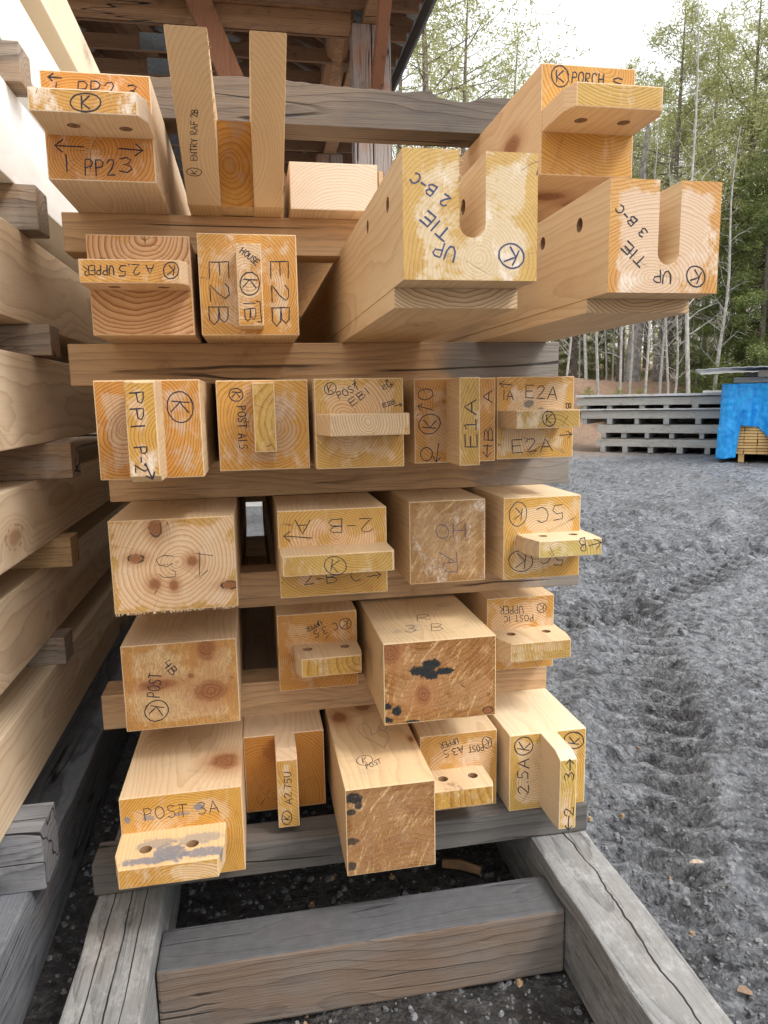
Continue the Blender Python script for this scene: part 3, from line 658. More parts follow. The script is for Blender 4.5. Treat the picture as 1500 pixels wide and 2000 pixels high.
t, o, sm, em = timber('rough_timber', 'big rough orange timber end with black paint blotch, marked R 3B on its top', .269, .538, -.745, -.548, 1.52, 54, wax=.45, pith=(-.02, .16), end=dict(pale=(.46, .24, .10), waxc=(.40, .17, .04), rough_cut=1.0, contrast=1.3, freq=90, whit=.0,
    knots=((-.118, 0, .076, .026, .02, .028, 0), (-.042, 0, -.032, .02, .03, .026, 0), (.115, 0, -.085, .013, .02, .008, 1)),
    blots=((-.022, 0, .040, .022, .03, .014, BLK, 1), (-.048, 0, .028, .026, .03, .012, BLK, 1), (-.026, 0, .016, .022, .03, .012, BLK, 1), (.008, 0, .022, .022, .03, .009, BLK, 1),
           (-.130, 0, -.052, .018, .03, .008, BLK, 1), (-.105, 0, -.066, .01, .03, .015, BLK, 1), (-.128, 0, -.085, .014, .03, .007, BLK, 1), (-.07, 0, -.096, .018, .03, .006, BLK, 1))),
    side=dict(early=(.72, .54, .32, 1), grime=.45))
pen(t, 0, .0012, PEN, 26, (0, 0, 1), (0, 0, -.548)).W('R', 815, 1212, 840, 1210, 11).W('3 B', 792, 1236, 866, 1232, 14).done()
t, o, sm, em = timber('timber_post', 'small timber post end marked POST 1C UPPER upside down, above a pegged shelf tongue', .603, .796, -.745, -.538, 1.779, 56, wax=.38, pith=(.01, -.03), end=dict(pale=(.70, .48, .27), waxc=(.64, .35, .08)))
tenon(t, 1.779, 1.66, .608, .802, -.676, -.626, [sm, end_mat(57, (.07, 0), (.09, .03), .5, rough_cut=.4, pale=(.6, .43, .22), waxc=(.52, .34, .1))], ch=(.02, .01), chd=.05, holes=[(.655, 1.735), (.755, 1.735)])
pen(t, 1.779, .0012, seed=27).circ(1058, 1187, 9, 9, 185).W('UPPER', 1021, 1183, 976, 1185, 15).W('POST 1C', 1041, 1200, 984, 1203, 12).done()

whiskers(t, (.603, 1.78, -.745), (.7, 1.78, -.745), (0, -.4, -1), 8, .004, 10)
# ---- row 5
t, o, sm, em = timber('timber_post', 'bottom left timber post end marked POST 3A with a mud smeared pegged tongue', -.320, -.060, -1.045, -.840, 1.496, 60, wax=.6, pith=(.0, -.0), end=dict(pale=(.70, .47, .24), waxc=(.66, .35, .06), whit=.2,
    blots=((.035, 0, .064, .009, .02, .009, (.2, .2, .22), .9), (-.115, 0, .052, .007, .02, .008, (.2, .2, .22), .9), (-.07, 0, .052, .012, .02, .006, (.2, .2, .22), .7), (.0, 0, .052, .02, .02, .004, (.2, .2, .22), .7))),
    side=dict(early=(.72, .54, .34, 1), grime=.25, extra=((.09, .12, .103, .035, .04, .02, 0),)))
mud = side_mat(61, (.0, .05), early=(.72, .50, .27, 1), grime=0, blots=((-.02, -.09, .02, .035, .03, .03, (.20, .20, .22), .95), (-.06, -.105, .02, .06, .012, .03, (.20, .20, .22), .9), (.06, -.10, .02, .05, .016, .03, (.20, .20, .22), .9), (.04, -.05, .02, .05, .02, .03, (.28, .26, .24), .7), (-.05, -.05, .02, .04, .02, .03, (.25, .23, .22), .7)))
tenon(t, 1.496, 1.37, -.320, -.098, -.965, -.922, [mud, end_mat(62, (.0, -.1), (.1, .03), .35, pale=(.72, .50, .27), waxc=(.66, .37, .08))], ch=(.014, .012), chd=.05, holes=[(-.26, 1.43), (-.165, 1.43)], hr=.013)
pen(t, 1.496, .0011, seed=28).W('POST 3A', 284, 1603, 428, 1586, 24).done()
t, o, sm, em = timber('timber_post', 'orange timber post end with a narrow upright tongue marked A2.75U', -.059, .145, -1.045, -.838, 1.724, 64, wax=.75, pith=(-.05, -.06), end=dict(pale=(.6, .34, .15), waxc=(.58, .25, .04), whit=.05,
    blots=((-.02, 0, .06, .035, .02, .03, (.30, .09, .02), .6),)), side=dict(early=(.68, .50, .33, 1)))
tenon(t, 1.724, 1.61, .019, .070, -1.030, -.8385, [sm, end_mat(65, (.1, .1), (.03, .1), .7, waxc=(.64, .37, .08))], ch=(.004, .012), chd=.04, vert=True)
pen(t, 1.61, .0013, seed=29).W('A2.75U', 571, 1570, 568, 1508, 14).circ(560, 1597, 9, 14, -85).done()
t, o, sm, em = timber('rough_timber', 'long rough timber end with a pencilled heart and POST on its top face', .162, .364, -1.045, -.838, 1.425, 66, wax=.1, pith=(.05, -.22), end=dict(pale=(.38, .20, .09), waxc=(.32, .15, .05), rough_cut=1.1, contrast=1.6, freq=80, whit=.1,
    blots=((-.085, 0, .082, .02, .03, .012, BLK, .95), (-.072, 0, .066, .009, .03, .012, BLK, .9), (-.09, 0, .05, .012, .03, .008, BLK, .9), (-.088, 0, -.02, .015, .03, .009, BLK, .8), (-.09, 0, -.08, .012, .03, .01, BLK, .85))),
    side=dict(early=(.72, .52, .30, 1), grime=.25, extra=((-.07, .36, .103, .02, .035, .02, 0), (.0, .42, .103, .02, .03, .02, .3), (.09, .20, .103, .006, .014, .02, .3), (.085, .42, .103, .02, .03, .02, .0))))
pen(t, 0, .0011, PEN, 30, (0, 0, 1), (0, 0, -.838)).circ(712, 1485, 15, 10, -10).W('POST', 717, 1502, 745, 1489, 9).done()
p = pen(t, 0, .0008, PENCIL, 31, (0, 0, 1), (0, 0, -.838))
p.pxline([(752, 1462), (735, 1452), (712, 1440), (699, 1426), (702, 1415), (714, 1412), (724, 1424), (726, 1436)]); p.pxline([(726, 1436), (742, 1427), (756, 1430), (760, 1443), (750, 1460)]); p.circ(748, 1421, 8, 5, 0, None); p.done('pencil_drawing')
t, o, sm, em = timber('timber_post', 'timber post end marked POST A3.5 UPPER upside down above a pegged golden tongue', .378, .580, -1.045, -.838, 1.629, 68, wax=.4, pith=(.02, -.05), end=dict(pale=(.66, .43, .22), waxc=(.60, .33, .08)), side=dict(grime=.2))
tenon(t, 1.629, 1.53, .378, .542, -.979, -.932, [sm, end_mat(69, (.2, 0), (.1, .03), .9, rough_cut=.6, waxc=(.62, .38, .06), freq=50)], ch=(0, .006), chd=.02, holes=[(.425, 1.585), (.502, 1.585)], hr=.0125)
pen(t, 1.629, .0013, seed=32).circ(951, 1450, 9, 11, 190).W('POST', 943, 1453, 915, 1457, 13).W('A3.5', 903, 1456, 865, 1467, 14).W('UPPER', 893, 1441, 858, 1452, 11).done()
t, o, sm, em = timber('timber_post', 'bottom right post end marked 2.5A with upright tongue and pale top', .599, .805, -1.045, -.839, 1.588, 70, wax=.4, pith=(-.03, -.02), end=dict(pale=(.72, .53, .31), waxc=(.62, .40, .09), whit=.2), side=dict(early=(.76, .62, .43, 1), late=(.58, .42, .24, 1), knots=.5))
tenon(t, 1.588, 1.47, .681, .724, -1.037, -.8405, [sm, end_mat(71, (-.2, 0), (.03, .1), .55, waxc=(.62, .42, .1))], ch=(.006, .012), chd=.03, vert=True)
pen(t, 1.588, .0018, seed=33).circ(1023, 1457, 17, 18, -80).W('2.5A', 1032, 1549, 1032, 1482, 21).circ(1121, 1446, 20, 15, -80).done()
pen(t, 1.47, .0018, seed=34).W('3', 1121, 1523, 1120, 1508, 18).arrow(1114, 1504, 1113, 1483, 8).W('2', 1121, 1592, 1120, 1577, 18).arrow(1111, 1594, 1110, 1621, 8).done()

# ------------------------------------------------------------------ stickers (cross bearers) of the main stack
def sticker(label, x0, x1, y0, y1, z0, z1, mat, name='sticker', cat='sticker', group='stickers between the rows of the stack', bevel=.003):
    xc, yc, zc = (x0 + x1) / 2, (y0 + y1) / 2, (z0 + z1) / 2
    mb = MB(); n = 16
    o = None
    # long stick with slightly uneven arrises
    rr = random.Random(int(abs(z0 * 1000)) + 5); xs = [x0 - xc + (x1 - x0) * i / n for i in range(n + 1)]
    rings = []
    for x in xs:
        j = lambda: rr.uniform(-.0012, .0012)
        rings.append([(x, y0 - yc + j(), z0 - zc), (x, y1 - yc, z0 - zc), (x, y1 - yc, z1 - zc), (x, y0 - yc + j(), z1 - zc)])
    vs = [v for r in rings for v in r]; fs = [(0, 1, 2, 3), tuple(4 * n + k for k in (3, 2, 1, 0))]
    for i in range(n):
        for k in range(4): fs.append((4 * i + k, 4 * i + 4 + k, 4 * i + 4 + (k + 1) % 4, 4 * i + (k + 1) % 4))
    mb.add(vs, fs); o = mb.build(name, mat, None, bevel=bevel, loc=P3(xc, yc, zc)); tag(o, label, cat, group)
    return o
brn = dict(base=(.25, .165, .095), light=(.44, .31, .19), dark=(.20, .13, .075), brown=(.40, .255, .135), brownness=.75, crack=.8)
sticker('brown sticker under the top row, its left end grey with chipped corner', -.415, .86, 1.85, 1.945, .357, .446, aged_mat(3, **brn))
sticker('brown sticker with a long crack, just below the slotted tie beams', -.434, .843, 1.885, 1.98, .047, .148, aged_mat(4, **brn, greyend=.40))
sticker('brown sticker grey toward its right end, above the ringed wide timber', -.357, .865, 1.85, 1.95, -.241, -.147, aged_mat(5, **brn, greyend=.45))
sticker('brown sticker beneath the ringed wide timber and the 5C post', -.34, .907, 1.86, 1.955, -.540, -.445, aged_mat(6, **brn, greyend=.52))
sticker('brown sticker sticking out left of the big rough timber with red knots', -.417, .808, 1.847, 1.95, -.840, -.745, aged_mat(7, **dict(brn, brownness=.55)))
sticker('weathered grey sticker carrying the lowest row of timbers', -.409, .812, 1.583, 1.676, -1.122, -1.046, aged_mat(8, brownness=.25, brown=(.11, .078, .055), light=(.125, .115, .105), base=(.07, .065, .06)))
for k, (z0, z1) in enumerate(((.357, .446), (.047, .148), (-.241, -.147), (-.540, -.445), (-.840, -.745), (-1.122, -1.046))):
    sticker('rear sticker deep inside the stack behind the %s gap between rows' % ('top', 'second', 'third', 'fourth', 'fifth', 'lowest')[k], -.40, .85, 3.9, 4.0, z0 + .0008, z1 - .0008, aged_mat(20 + k, **brn))

# grey notched bearer lying over the top row
mb = MB(); x0, x1 = -.30, .95; n = 60; rr = random.Random(5); yc, zc = 1.89, .70
vs = []; fs = []
for i in range(n + 1):
    x = x0 + (x1 - x0) * i / n; z1 = .746 + .003 * math.sin(x * 9) + rr.uniform(-.0015, .0015)
    z1 += .012 * math.exp(-((x - .0) / .16) ** 2)
    if .42 < x < .49: z1 += .008 * math.sin((x - .42) / .07 * math.pi)
    if .49 < x < .60: z1 -= .012 * math.sin((x - .49) / .11 * math.pi) + rr.uniform(0, .005)
    vs += [(x - .36, 1.84 - yc, .6575 - zc), (x - .36, 1.945 - yc, .6575 - zc), (x - .36, 1.945 - yc, z1 - .004 - zc), (x - .36, 1.842 - yc, z1 - zc)]
for i in range(n):
    for k in range(4): fs.append((4 * i + k, 4 * i + 4 + k, 4 * i + 4 + (k + 1) % 4, 4 * i + (k + 1) % 4))
fs += [(0, 1, 2, 3), (4 * n + 3, 4 * n + 2, 4 * n + 1, 4 * n)]
mb.add(vs, fs); o = mb.build('bearer', aged_mat(11, base=(.065, .052, .043), light=(.12, .098, .080), brownness=.5, brown=(.13, .095, .068)), None, bevel=.0015, loc=P3(.36, yc, zc))
tag(o, 'weathered grey bearer with a notched top edge lying across the top of the stack', 'bearer')

# ground bearers under the stack
GREY = dict(base=(.13, .13, .13), light=(.24, .24, .235), dark=(.045, .045, .05), brown=(.20, .14, .09), brownness=.15)
def longbeam(label, x0, x1, y0, y1, z0, z1, mat, name='bearer', cat='bearer', group=None, bevel=.005, seed=1, rag=.003):
    xc, yc, zc = (x0 + x1) / 2, (y0 + y1) / 2, (z0 + z1) / 2; rr = random.Random(seed); n = 40; vs = []; fs = []
    for i in range(n + 1):
        y = y0 + (y1 - y0) * i / n - yc; j = lambda: rr.uniform(-rag, rag)
        vs += [(x0 - xc + j() * .5, y, z0 - zc), (x1 - xc + j() * .5, y, z0 - zc), (x1 - xc + j(), y, z1 - zc + j() * .3), (x0 - xc + j(), y, z1 - zc + j() * .3)]
    for i in range(n):
        for k in range(4): fs.append((4 * i + k, 4 * i + 4 + k, 4 * i + 4 + (k + 1) % 4, 4 * i + (k + 1) % 4))
    fs += [(0, 1, 2, 3), (4 * n + 3, 4 * n + 2, 4 * n + 1, 4 * n)]
    mb = MB(); mb.add(vs, fs); o = mb.build(name, mat, None, bevel=bevel, loc=P3(xc, yc, zc)); return tag(o, label, cat, group)
longbeam('weathered ground bearer with a long crack running to the lower right corner', .660, .808, .45, 4.3, -1.328, -1.124, aged_mat(12, 'Y', **dict(GREY, brown=(.17, .10, .06)), crack=.3, mud=.75, cracks=((.012, .0035, .06),)), seed=3)
longbeam('cracked grey ground bearer at lower left beneath the muddy tongued post', -.402, -.252, .45, 4.3, -1.328, -1.124, aged_mat(13, 'Y', **GREY, crack=.2, mud=.7, cracks=((-.035, .0028, .02), (.004, .0028, .02), (.036, .0022, .02))), seed=4)
o = sticker('brown grey cross timber lying on the ground between the two ground bearers', -.249, .657, 1.375, 1.50, -1.328, -1.168, aged_mat(14, base=(.13, .11, .10), light=(.20, .17, .145), brownness=.45, brown=(.13, .09, .063), crack=.7, topshade_dirt=.9), name='cross_timber', cat='timber', group=None, bevel=.006)
del_group = o.pop('group', None) if 'group' in o.keys() else None

# ------------------------------------------------------------------ left stack
LS = dict(early=(.74, .60, .44, 1), late=(.52, .36, .21, 1), freq=70, contrast=.7)
FACES = [(-.500, 1.065, 1.235, 'slim cream timber lying highest on the left stack'),
         (-.520, .826, 1.000, 'glare whitened timber second from the top of the left stack'),
         (-.520, .515, .736, 'long glare whitened timber of the left stack level with the PP2 post'),
         (-.520, .197, .411, 'left stack timber level with the A 2.5 UPPER post'),
         (-.520, -.093, .121, 'left stack timber with dark knots level with the PP1 post'),
         (-.556, -.365, -.190, 'left stack timber with a split front arris level with the ringed wide timber'),
         (-.598, -.658, -.450, 'left stack timber second from the bottom'),
         (-.587, -.950, -.740, 'lowest timber of the left stack, below every sticker but one')]
for k, (xr, z0, z1, lab) in enumerate(FACES):
    wd = .21; xc = xr - wd / 2; zc = (z0 + z1) / 2
    early = (.90, .885, .86, 1) if 0 < k < 3 else (.82, .70, .50, 1) if k == 0 else (.76, .61, .43, 1)  # second and third timbers whitened: blown-out sky light put into their colour
    mb = MB(); mb.box(-wd / 2, wd / 2, .35 - 2, 4.6 - 2, z0 - zc, z1 - zc)
    o = mb.build('stacked_timber', side_mat(80 + k, (rng.uniform(-.1, .02), rng.uniform(-.04, .04)), early=early, late=(.80, .77, .72, 1) if k < 3 else (.38, .23, .11, 1), freq=90, contrast=.5, knots=1), None, bevel=.003, loc=P3(xc, 2, zc))
    tag(o, lab, 'timber', 'long timbers of the left stack')
for k, (xr, z0, z1, lab) in enumerate(FACES):
    for c in (1, 2):
        src = bpy.data.objects['stacked_timber' if k == 0 else 'stacked_timber.%03d' % k]
        o = src.copy(); COL.objects.link(o); o.location.x -= .235 * c + .02; o['label'] = 'timber buried in the left stack behind the timbers of its right face'
        o['group'] = 'timbers buried in the left stack'; o.name = 'buried_timber'
def lsticker(label, xe, y0, z0, z1, mat, dy=.09):
    sticker(label, -.80, xe, y0, y0 + dy, z0, z1, mat, group='sticker ends of the left stack')
dk = lambda s: aged_mat(s, base=(.16, .13, .11), light=(.36, .30, .24), brownness=.45, brown=(.26, .17, .10), dark=(.05, .04, .035))
lsticker('small pale sticker end on top of the left stack beyond the PP2 post', -.455, 4.3, 1.236, 1.30, aged_mat(30, base=(.4, .4, .4), light=(.6, .6, .6), brownness=-.3))
lsticker('light brown sticker end at the left edge near the top', -.485, 1.89, .737, .825, dk(31))
lsticker('dark sticker end beside the glare whitened timber of the left stack', -.475, 1.885, .412, .514, dk(32), .10)
lsticker('dark sticker end level with the long cracked sticker of the main stack', -.475, 1.90, .122, .196, dk(33))
lsticker('dark split sticker end level with the PP1 post', -.465, 1.96, -.189, -.094, dk(34))
lsticker('yellowish sticker end with a grey end face, level with the ringed wide timber', -.515, 2.08, -.449, -.366, aged_mat(35, base=(.25, .18, .10), light=(.5, .38, .22), brownness=.7, brown=(.38, .25, .12)))
lsticker('grey sticker end between the two lowest left stack timbers', -.56, 2.10, -.739, -.659, dk(36))
sticker('thick weathered bearer end under the lowest left stack timber', -1.2, -.515, 1.60, 1.72, -1.10, -.951, aged_mat(37, base=(.13, .13, .14), light=(.28, .28, .29), brownness=.1), group='sticker ends of the left stack')
longbeam('dark weathered ground bearer in the lower left corner under the left stack', -.72, -.55, .35, 4.5, -1.328, -1.102, aged_mat(38, 'Y', base=(.08, .085, .10), light=(.20, .21, .23), dark=(.03, .03, .035), brownness=.0, mud=.35), seed=8)

# ------------------------------------------------------------------ ground
def vnoise(x, y, seed=0):
    xi = np.floor(x).astype(np.int64); yi = np.floor(y).astype(np.int64); fx = x - xi; fy = y - yi
    fx = fx * fx * (3 - 2 * fx); fy = fy * fy * (3 - 2 * fy)
    def hsh(a, b):
        h = (a * 374761393 + b * 668265263 + seed * 974711) & 0xffffffff
        h = ((h ^ (h >> 13)) * 1274126177) & 0xffffffff; h = h ^ (h >> 16)
        return (h & 0xffff) / 65535.0
    return (hsh(xi, yi) * (1 - fx) + hsh(xi + 1, yi) * fx) * (1 - fy) + (hsh(xi, yi + 1) * (1 - fx) + hsh(xi + 1, yi + 1) * fx) * fy
def fbm(x, y, o=4, seed=0, g=.5):
    s = 0; a = 1; t = 0
    for i in range(o): s = s + a * vnoise(x * 2 ** i, y * 2 ** i, seed + i); t += a; a *= g
    return s / t
def bank(x, y):
    t = np.clip((y - 17.6 - .06 * (x - 8)) / 3.2, 0, 1); t = t * t * (3 - 2 * t)
    return t * (2.05 + .35 * np.sin(x * .35 + .3)) + np.clip(y - 26, 0, 60) * .05
def gheight(x, y):
    far = np.clip((y - 14) / 3, 0, 1)
    ridge = lambda f, o, sd: 1 - np.abs(2 * fbm(x * f, y * f * 1.4, o, sd, .55) - 1) * 2.2
    base = (fbm(x * .7, y * .7, 3, 3) - .5) * .07 + ridge(3, 3, 9) * .024 + (fbm(np.hypot(x + 8, y - 8) * 8, np.arctan2(y - 8, x + 8) * 170, 4, 21, .66) - .5) * .080 + (vnoise(x * 55, y * 55, 31) - .5) * .010
    # wheel ruts with tread lugs sweeping across the yard
    r = 0; M = 0
    for (cx, cy, rad, wd, dep) in ((-8, 8, 11.0, .19, .04), (-8, 8, 12.5, .19, .035), (-8, 8, 9.75, .17, .035), (-8, 8, 13.6, .2, .03), (-8, 8, 15.1, .2, .03), (14, 22, 19.5, .2, .03), (14, 22, 17.9, .2, .03), (-2.0, 12, 9.0, .22, .03), (3, -6, 11.5, .2, .03), (3, -6, 13.0, .2, .03)):
        dd = np.hypot(x - cx, y - cy) - rad; an = np.arctan2(y - cy, x - cx)
        m = np.exp(-(dd / wd) ** 4); M = np.maximum(M, m); lug = np.sin(an * rad * 2 * math.pi / .15 + np.abs(dd) * 20)
        r = r - m * dep + m * .030 * np.tanh(lug * 2.5) * np.clip(1.6 - np.hypot(x, y) / 7, .15, 1) + .018 * np.exp(-((np.abs(dd) - wd * 1.25) / .07) ** 2)
    open_ = 1 / (1 + np.exp(-(x - .85) * 8)); quiet = .25 + .75 * open_
    h = base * quiet * (1 - .6 * M) + r * open_
    return h * (1 - .6 * far) - .004 + bank(x, y) + far * (fbm(x * 2, y * 2, 3, 5) - .5) * .12
def axis_vals(lo, hi, a, b, fine, grow):
    v = list(np.arange(a, b, fine)); st = fine; p = a; left = []
    while p > lo: st *= grow; p -= st; left.append(max(p, lo))
    st = fine; p = v[-1]; right = []
    while p < hi: st *= grow; p += st; right.append(min(p, hi))
    return np.array(left[::-1] + v + right)
ys = [0.2]; 
while ys[-1] < 30: ys.append(ys[-1] + max(.011, .0048 * ys[-1]))
yb = -0.8 * 1.25 ** np.arange(0, 26) ; ys = np.array(sorted([y for y in yb if y > -300] + ys + [31, 33, 36, 40, 46, 55, 70, 100, 160, 300, 600]))
xs = axis_vals(-400, 600, .75, 3.6, .012, 1.016)
X, Y = np.meshgrid(xs, ys); Z = gheight(X, Y)
verts = np.stack([X.ravel(), Y.ravel(), Z.ravel()], 1); nx, ny = len(xs), len(ys)
i, j = np.meshgrid(np.arange(nx - 1), np.arange(ny - 1)); a = (j * nx + i).ravel()
faces = np.stack([a, a + 1, a + nx + 1, a + nx], 1)
def npmesh(name, verts, faces, mats, mi=None, smooth=False):
    me = bpy.data.meshes.new(name); me.vertices.add(len(verts)); me.vertices.foreach_set('co', verts.astype(np.float32).ravel())
    k = faces.shape[1]; me.loops.add(faces.size); me.loops.foreach_set('vertex_index', faces.astype(np.int32).ravel())
    me.polygons.add(len(faces)); me.polygons.foreach_set('loop_start', np.arange(0, faces.size, k, dtype=np.int32))
    me.polygons.foreach_set('loop_total', np.full(len(faces), k, dtype=np.int32))
    for m in mats: me.materials.append(m)
    if mi is not None: me.polygons.foreach_set('material_index', mi.astype(np.int32))
    me.polygons.foreach_set('use_smooth', np.full(len(faces), smooth))
    me.update(); me.validate(); return me
m, n, b = material('wet_gravel_yard'); P = n.new('ShaderNodeNewGeometry').outputs['Position']; s = n.sep(P)
pc = n.v('SUBTRACT', P, (-8, 8, 0)); pcs = n.sep(pc); prad = n.v('LENGTH', n.v('MULTIPLY', pc, (1, 1, 0))); pang = n.m('ARCTAN2', pcs[1], pcs[0])
Pa = n.comb(n.m('MULTIPLY', prad, .62), n.m('MULTIPLY', pang, 15.0), 0)
g1 = n.noise(P, 1.4, 8, .70); g2 = n.noise(Pa, 17, 9, .72); g3 = n.noise(P, 85, 4, .75)
ch1 = n.vor(n.v('ADD', P, n.v('MULTIPLY', n.noise(P, 30, 2, col=True), (.03, .03, .03))), 34); ch2 = n.vor(P, 90)
cc = n.sep(n.vor(P, 90, out='Color'))[0]
col = n.mix(n.ss(g1, .35, .62), (.085, .088, .096, 1), (.20, .207, .222, 1))
col = n.mix(n.m('MULTIPLY', n.ss(cc, .55, 1), .5), col, (.34, .345, .36, 1))
col = n.mix(n.m('MULTIPLY', n.ss(g2, .52, .62), .55), col, (.40, .41, .43, 1))  # pale sheen on the high spots, painted into the colour
col = n.mix(n.m('MULTIPLY', n.ss(g2, .48, .39), .88), col, (.025, .026, .03, 1))  # low spots darkened: crevice shade and wet mud painted in
col = n.mix(n.m('MULTIPLY', n.ss(ch1, .55, .8), .5), col, (.04, .04, .044, 1))
zz = n.m('ADD', s[2], n.m('MULTIPLY', n.noise(P, 30, 2), .01))
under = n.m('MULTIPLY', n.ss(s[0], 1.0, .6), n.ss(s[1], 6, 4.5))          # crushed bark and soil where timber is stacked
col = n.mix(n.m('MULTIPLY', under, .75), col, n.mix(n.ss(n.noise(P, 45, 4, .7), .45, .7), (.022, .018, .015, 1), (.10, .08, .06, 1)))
edge = n.ss(n.m('ADD', s[1], n.m('MULTIPLY', n.noise(P, 1.5, 3), 3)), 15.2, 17.5)
lit = n.mix(n.noise(P, 9, 5, .7), (.15, .085, .055, 1), (.46, .30, .20, 1)); lit = n.mix(n.ss(n.noise(P, 2.2, 3), .66, .78), lit, (.13, .15, .05, 1))
lit = n.mix(n.m('MULTIPLY', n.ss(s[1], 16.0, 19.5), 1), n.mix(.5, lit, (.22, .20, .17, 1)), lit)
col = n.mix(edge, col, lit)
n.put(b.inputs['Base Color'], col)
n.put(b.inputs['Roughness'], n.m('ADD', n.m('ADD', .22, n.m('MULTIPLY', g3, .4)), n.m('MULTIPLY', edge, .4)))
b.inputs['Specular IOR Level'].default_value = .5
n.put(b.inputs['Normal'], n.bump(n.m('ADD', n.m('MULTIPLY', g2, 2.2), n.m('SUBTRACT', n.m('MULTIPLY', g3, .3), n.m('ADD', n.m('MULTIPLY', ch1, .7), n.m('MULTIPLY', ch2, .4)))), 1.0, .02))
o = bpy.data.objects.new('ground', npmesh('ground', verts, faces, [m], smooth=True)); COL.objects.link(o); tag(o, kind='structure')
MGROUND = m

def gz(x, y): return float(gheight(np.array([x]), np.array([y]))[0])
# loose stones and bark in the yard (uncountable)
rs = np.random.RandomState(3); vv = []; ff = []; mi = []
def chunk(x, y, z, r, flat, k):
    o = len(vv); a0 = rs.rand() * 6; m_ = 5 + rs.randint(3)
    for t in range(m_):
        a_ = a0 + 2 * math.pi * t / m_; q = r * (.7 + .5 * rs.rand()); vv.append((x + q * math.cos(a_), y + q * math.sin(a_), z - r * .3))
    for t in range(m_):
        a_ = a0 + .3 + 2 * math.pi * t / m_; q = r * (.35 + .35 * rs.rand()); vv.append((x + q * math.cos(a_), y + q * math.sin(a_), z + r * flat * (.6 + .6 * rs.rand())))
    for t in range(m_):
        u = (t + 1) % m_; ff.append((o + t, o + u, o + m_ + u)); ff.append((o + t, o + m_ + u, o + m_ + t)); mi.extend((k, k))
    for t in range(1, m_ - 1): ff.append((o + m_, o + m_ + t, o + m_ + t + 1)); mi.append(k)
for _ in range(11000):
    if _ < 7000: x = rs.uniform(-.9, 1.2); y = rs.uniform(.7, 3.6)
    else: y = .9 + 9 * rs.rand() ** 1.6; x = .85 + (y * .95) * rs.rand()
    r = (.0035 + .009 * rs.rand() ** 3) * (1 + .1 * y)
    chunk(x, y, gz(x, y) + .0, r, .6, 0 if rs.rand() < (.95 if _ < 7000 else 1.1) else 1)
me = npmesh('gravel', np.array(vv), np.array(ff), [flat_mat('grey_stone', (.13, .13, .135), .55, 0, .6, 30), flat_mat('wood_chips', (.34, .23, .13), .8, 0, .4, 40)], np.array(mi))
o = bpy.data.objects.new('gravel', me); COL.objects.link(o); tag(o, kind='stuff')
# a few fallen leaves and a stub of wood
for k, (px, py) in enumerate(((1438, 1950), (1250, 1465), (1375, 1708), (1335, 1725))):
    r = ray(px, py); q = r * (-H / r.z); mb = MB(); z = .012
    pts = [(0, 0), (.014, .012), (.03, .010), (.042, 0), (.03, -.012), (.014, -.010)]
    vs_ = [(x, y, .004 * math.sin(x * 90)) for x, y in pts] + [(x, y, .0012 + .004 * math.sin(x * 90)) for x, y in pts]
    mb.add(vs_, [(0, 1, 2, 3, 4, 5), (11, 10, 9, 8, 7, 6)] + [(i_, i_ + 6, (i_ + 1) % 6 + 6, (i_ + 1) % 6) for i_ in range(6)])
    o = mb.build('leaf', flat_mat('dry_leaf_%d' % k, ((.20, .13, .08), (.16, .11, .08), (.45, .36, .28), (.26, .16, .11))[k], .7), None, loc=(q.x, q.y, gz(q.x, q.y) + .012)); o.rotation_euler = (0.1, .2, k * 1.3)
    tag(o, ('dry orange leaf on the gravel in the lower right corner', 'small reddish leaf on the yard right of the 2.5A post', 'pale curled leaf on the gravel above the right ground bearer', 'brown leaf on the gravel beside a pale curled one')[k], 'leaf', 'leaves fallen on the yard')
mb = MB(); mb.tube([(0, 0, 0), (.05, .004, .004), (.11, -.002, .0)], [.013, .015, .012], 7); r = ray(865, 1697); q = r * (-H / r.z)
o = mb.build('wood_stub', aged_mat(15, base=(.2, .15, .1), light=(.4, .3, .2), brownness=.6), None, loc=(q.x, q.y, gz(q.x, q.y) + .02)); o.rotation_euler = (0, 0, -.5); tag(o, 'short broken stick on the ground beneath the long rough timber', 'stick')

# ------------------------------------------------------------------ shed behind
shed = empty('shed', (0, 7.1, 0), 'open timber pole shed with roof trusses and metal roof behind the stacks', 'shed')
def sp(mb, name, mat, bevel=0, parent=shed): 
    mb.v = [(v[0], v[1] - 7.1, v[2]) for v in mb.v] if parent is shed else mb.v
    return mb.build(name, mat, parent, bevel=bevel)
ZC = 3.45
BR = aged_mat(40, 'Z', base=(.24, .18, .16), light=(.46, .38, .34), brown=(.34, .19, .12), brownness=.45, dark=(.10, .07, .06))
BX = aged_mat(41, 'X', base=(.20, .12, .07), light=(.42, .28, .16), brown=(.36, .20, .10), brownness=.8, dark=(.08, .05, .03))
TR = aged_mat(42, 'X', base=(.13, .08, .05), light=(.26, .17, .10), brown=(.22, .12, .065), brownness=.7, dark=(.05, .03, .02), crack=.3)
RED = aged_mat(43, 'Z', base=(.18, .09, .05), light=(.34, .19, .11), brown=(.28, .12, .06), brownness=.9, dark=(.08, .04, .02), crack=.5)
PLATE = flat_mat('galvanised_plate', (.30, .32, .33), .45, .7, .2, 60)
for yy in (7.1, 10.6, 14.1):
    for a_, b__ in ((1.065, 1.235), (1.247, 1.42)):
        mb = MB(); mb.box(a_, b__, yy - .1, yy + .1, .0, ZC + H - .06); sp(mb, 'post', BR, .006)
mb = MB(); mb.box(-8, 1.06, 7.0, 7.2, 3.49 + H, 3.75 + H); sp(mb, 'beam', BX, .006)
mb = MB(); mb.box(-8, 1.06, 7.03, 7.17, 3.35 + H, 3.487 + H); sp(mb, 'beam', BX, .006)
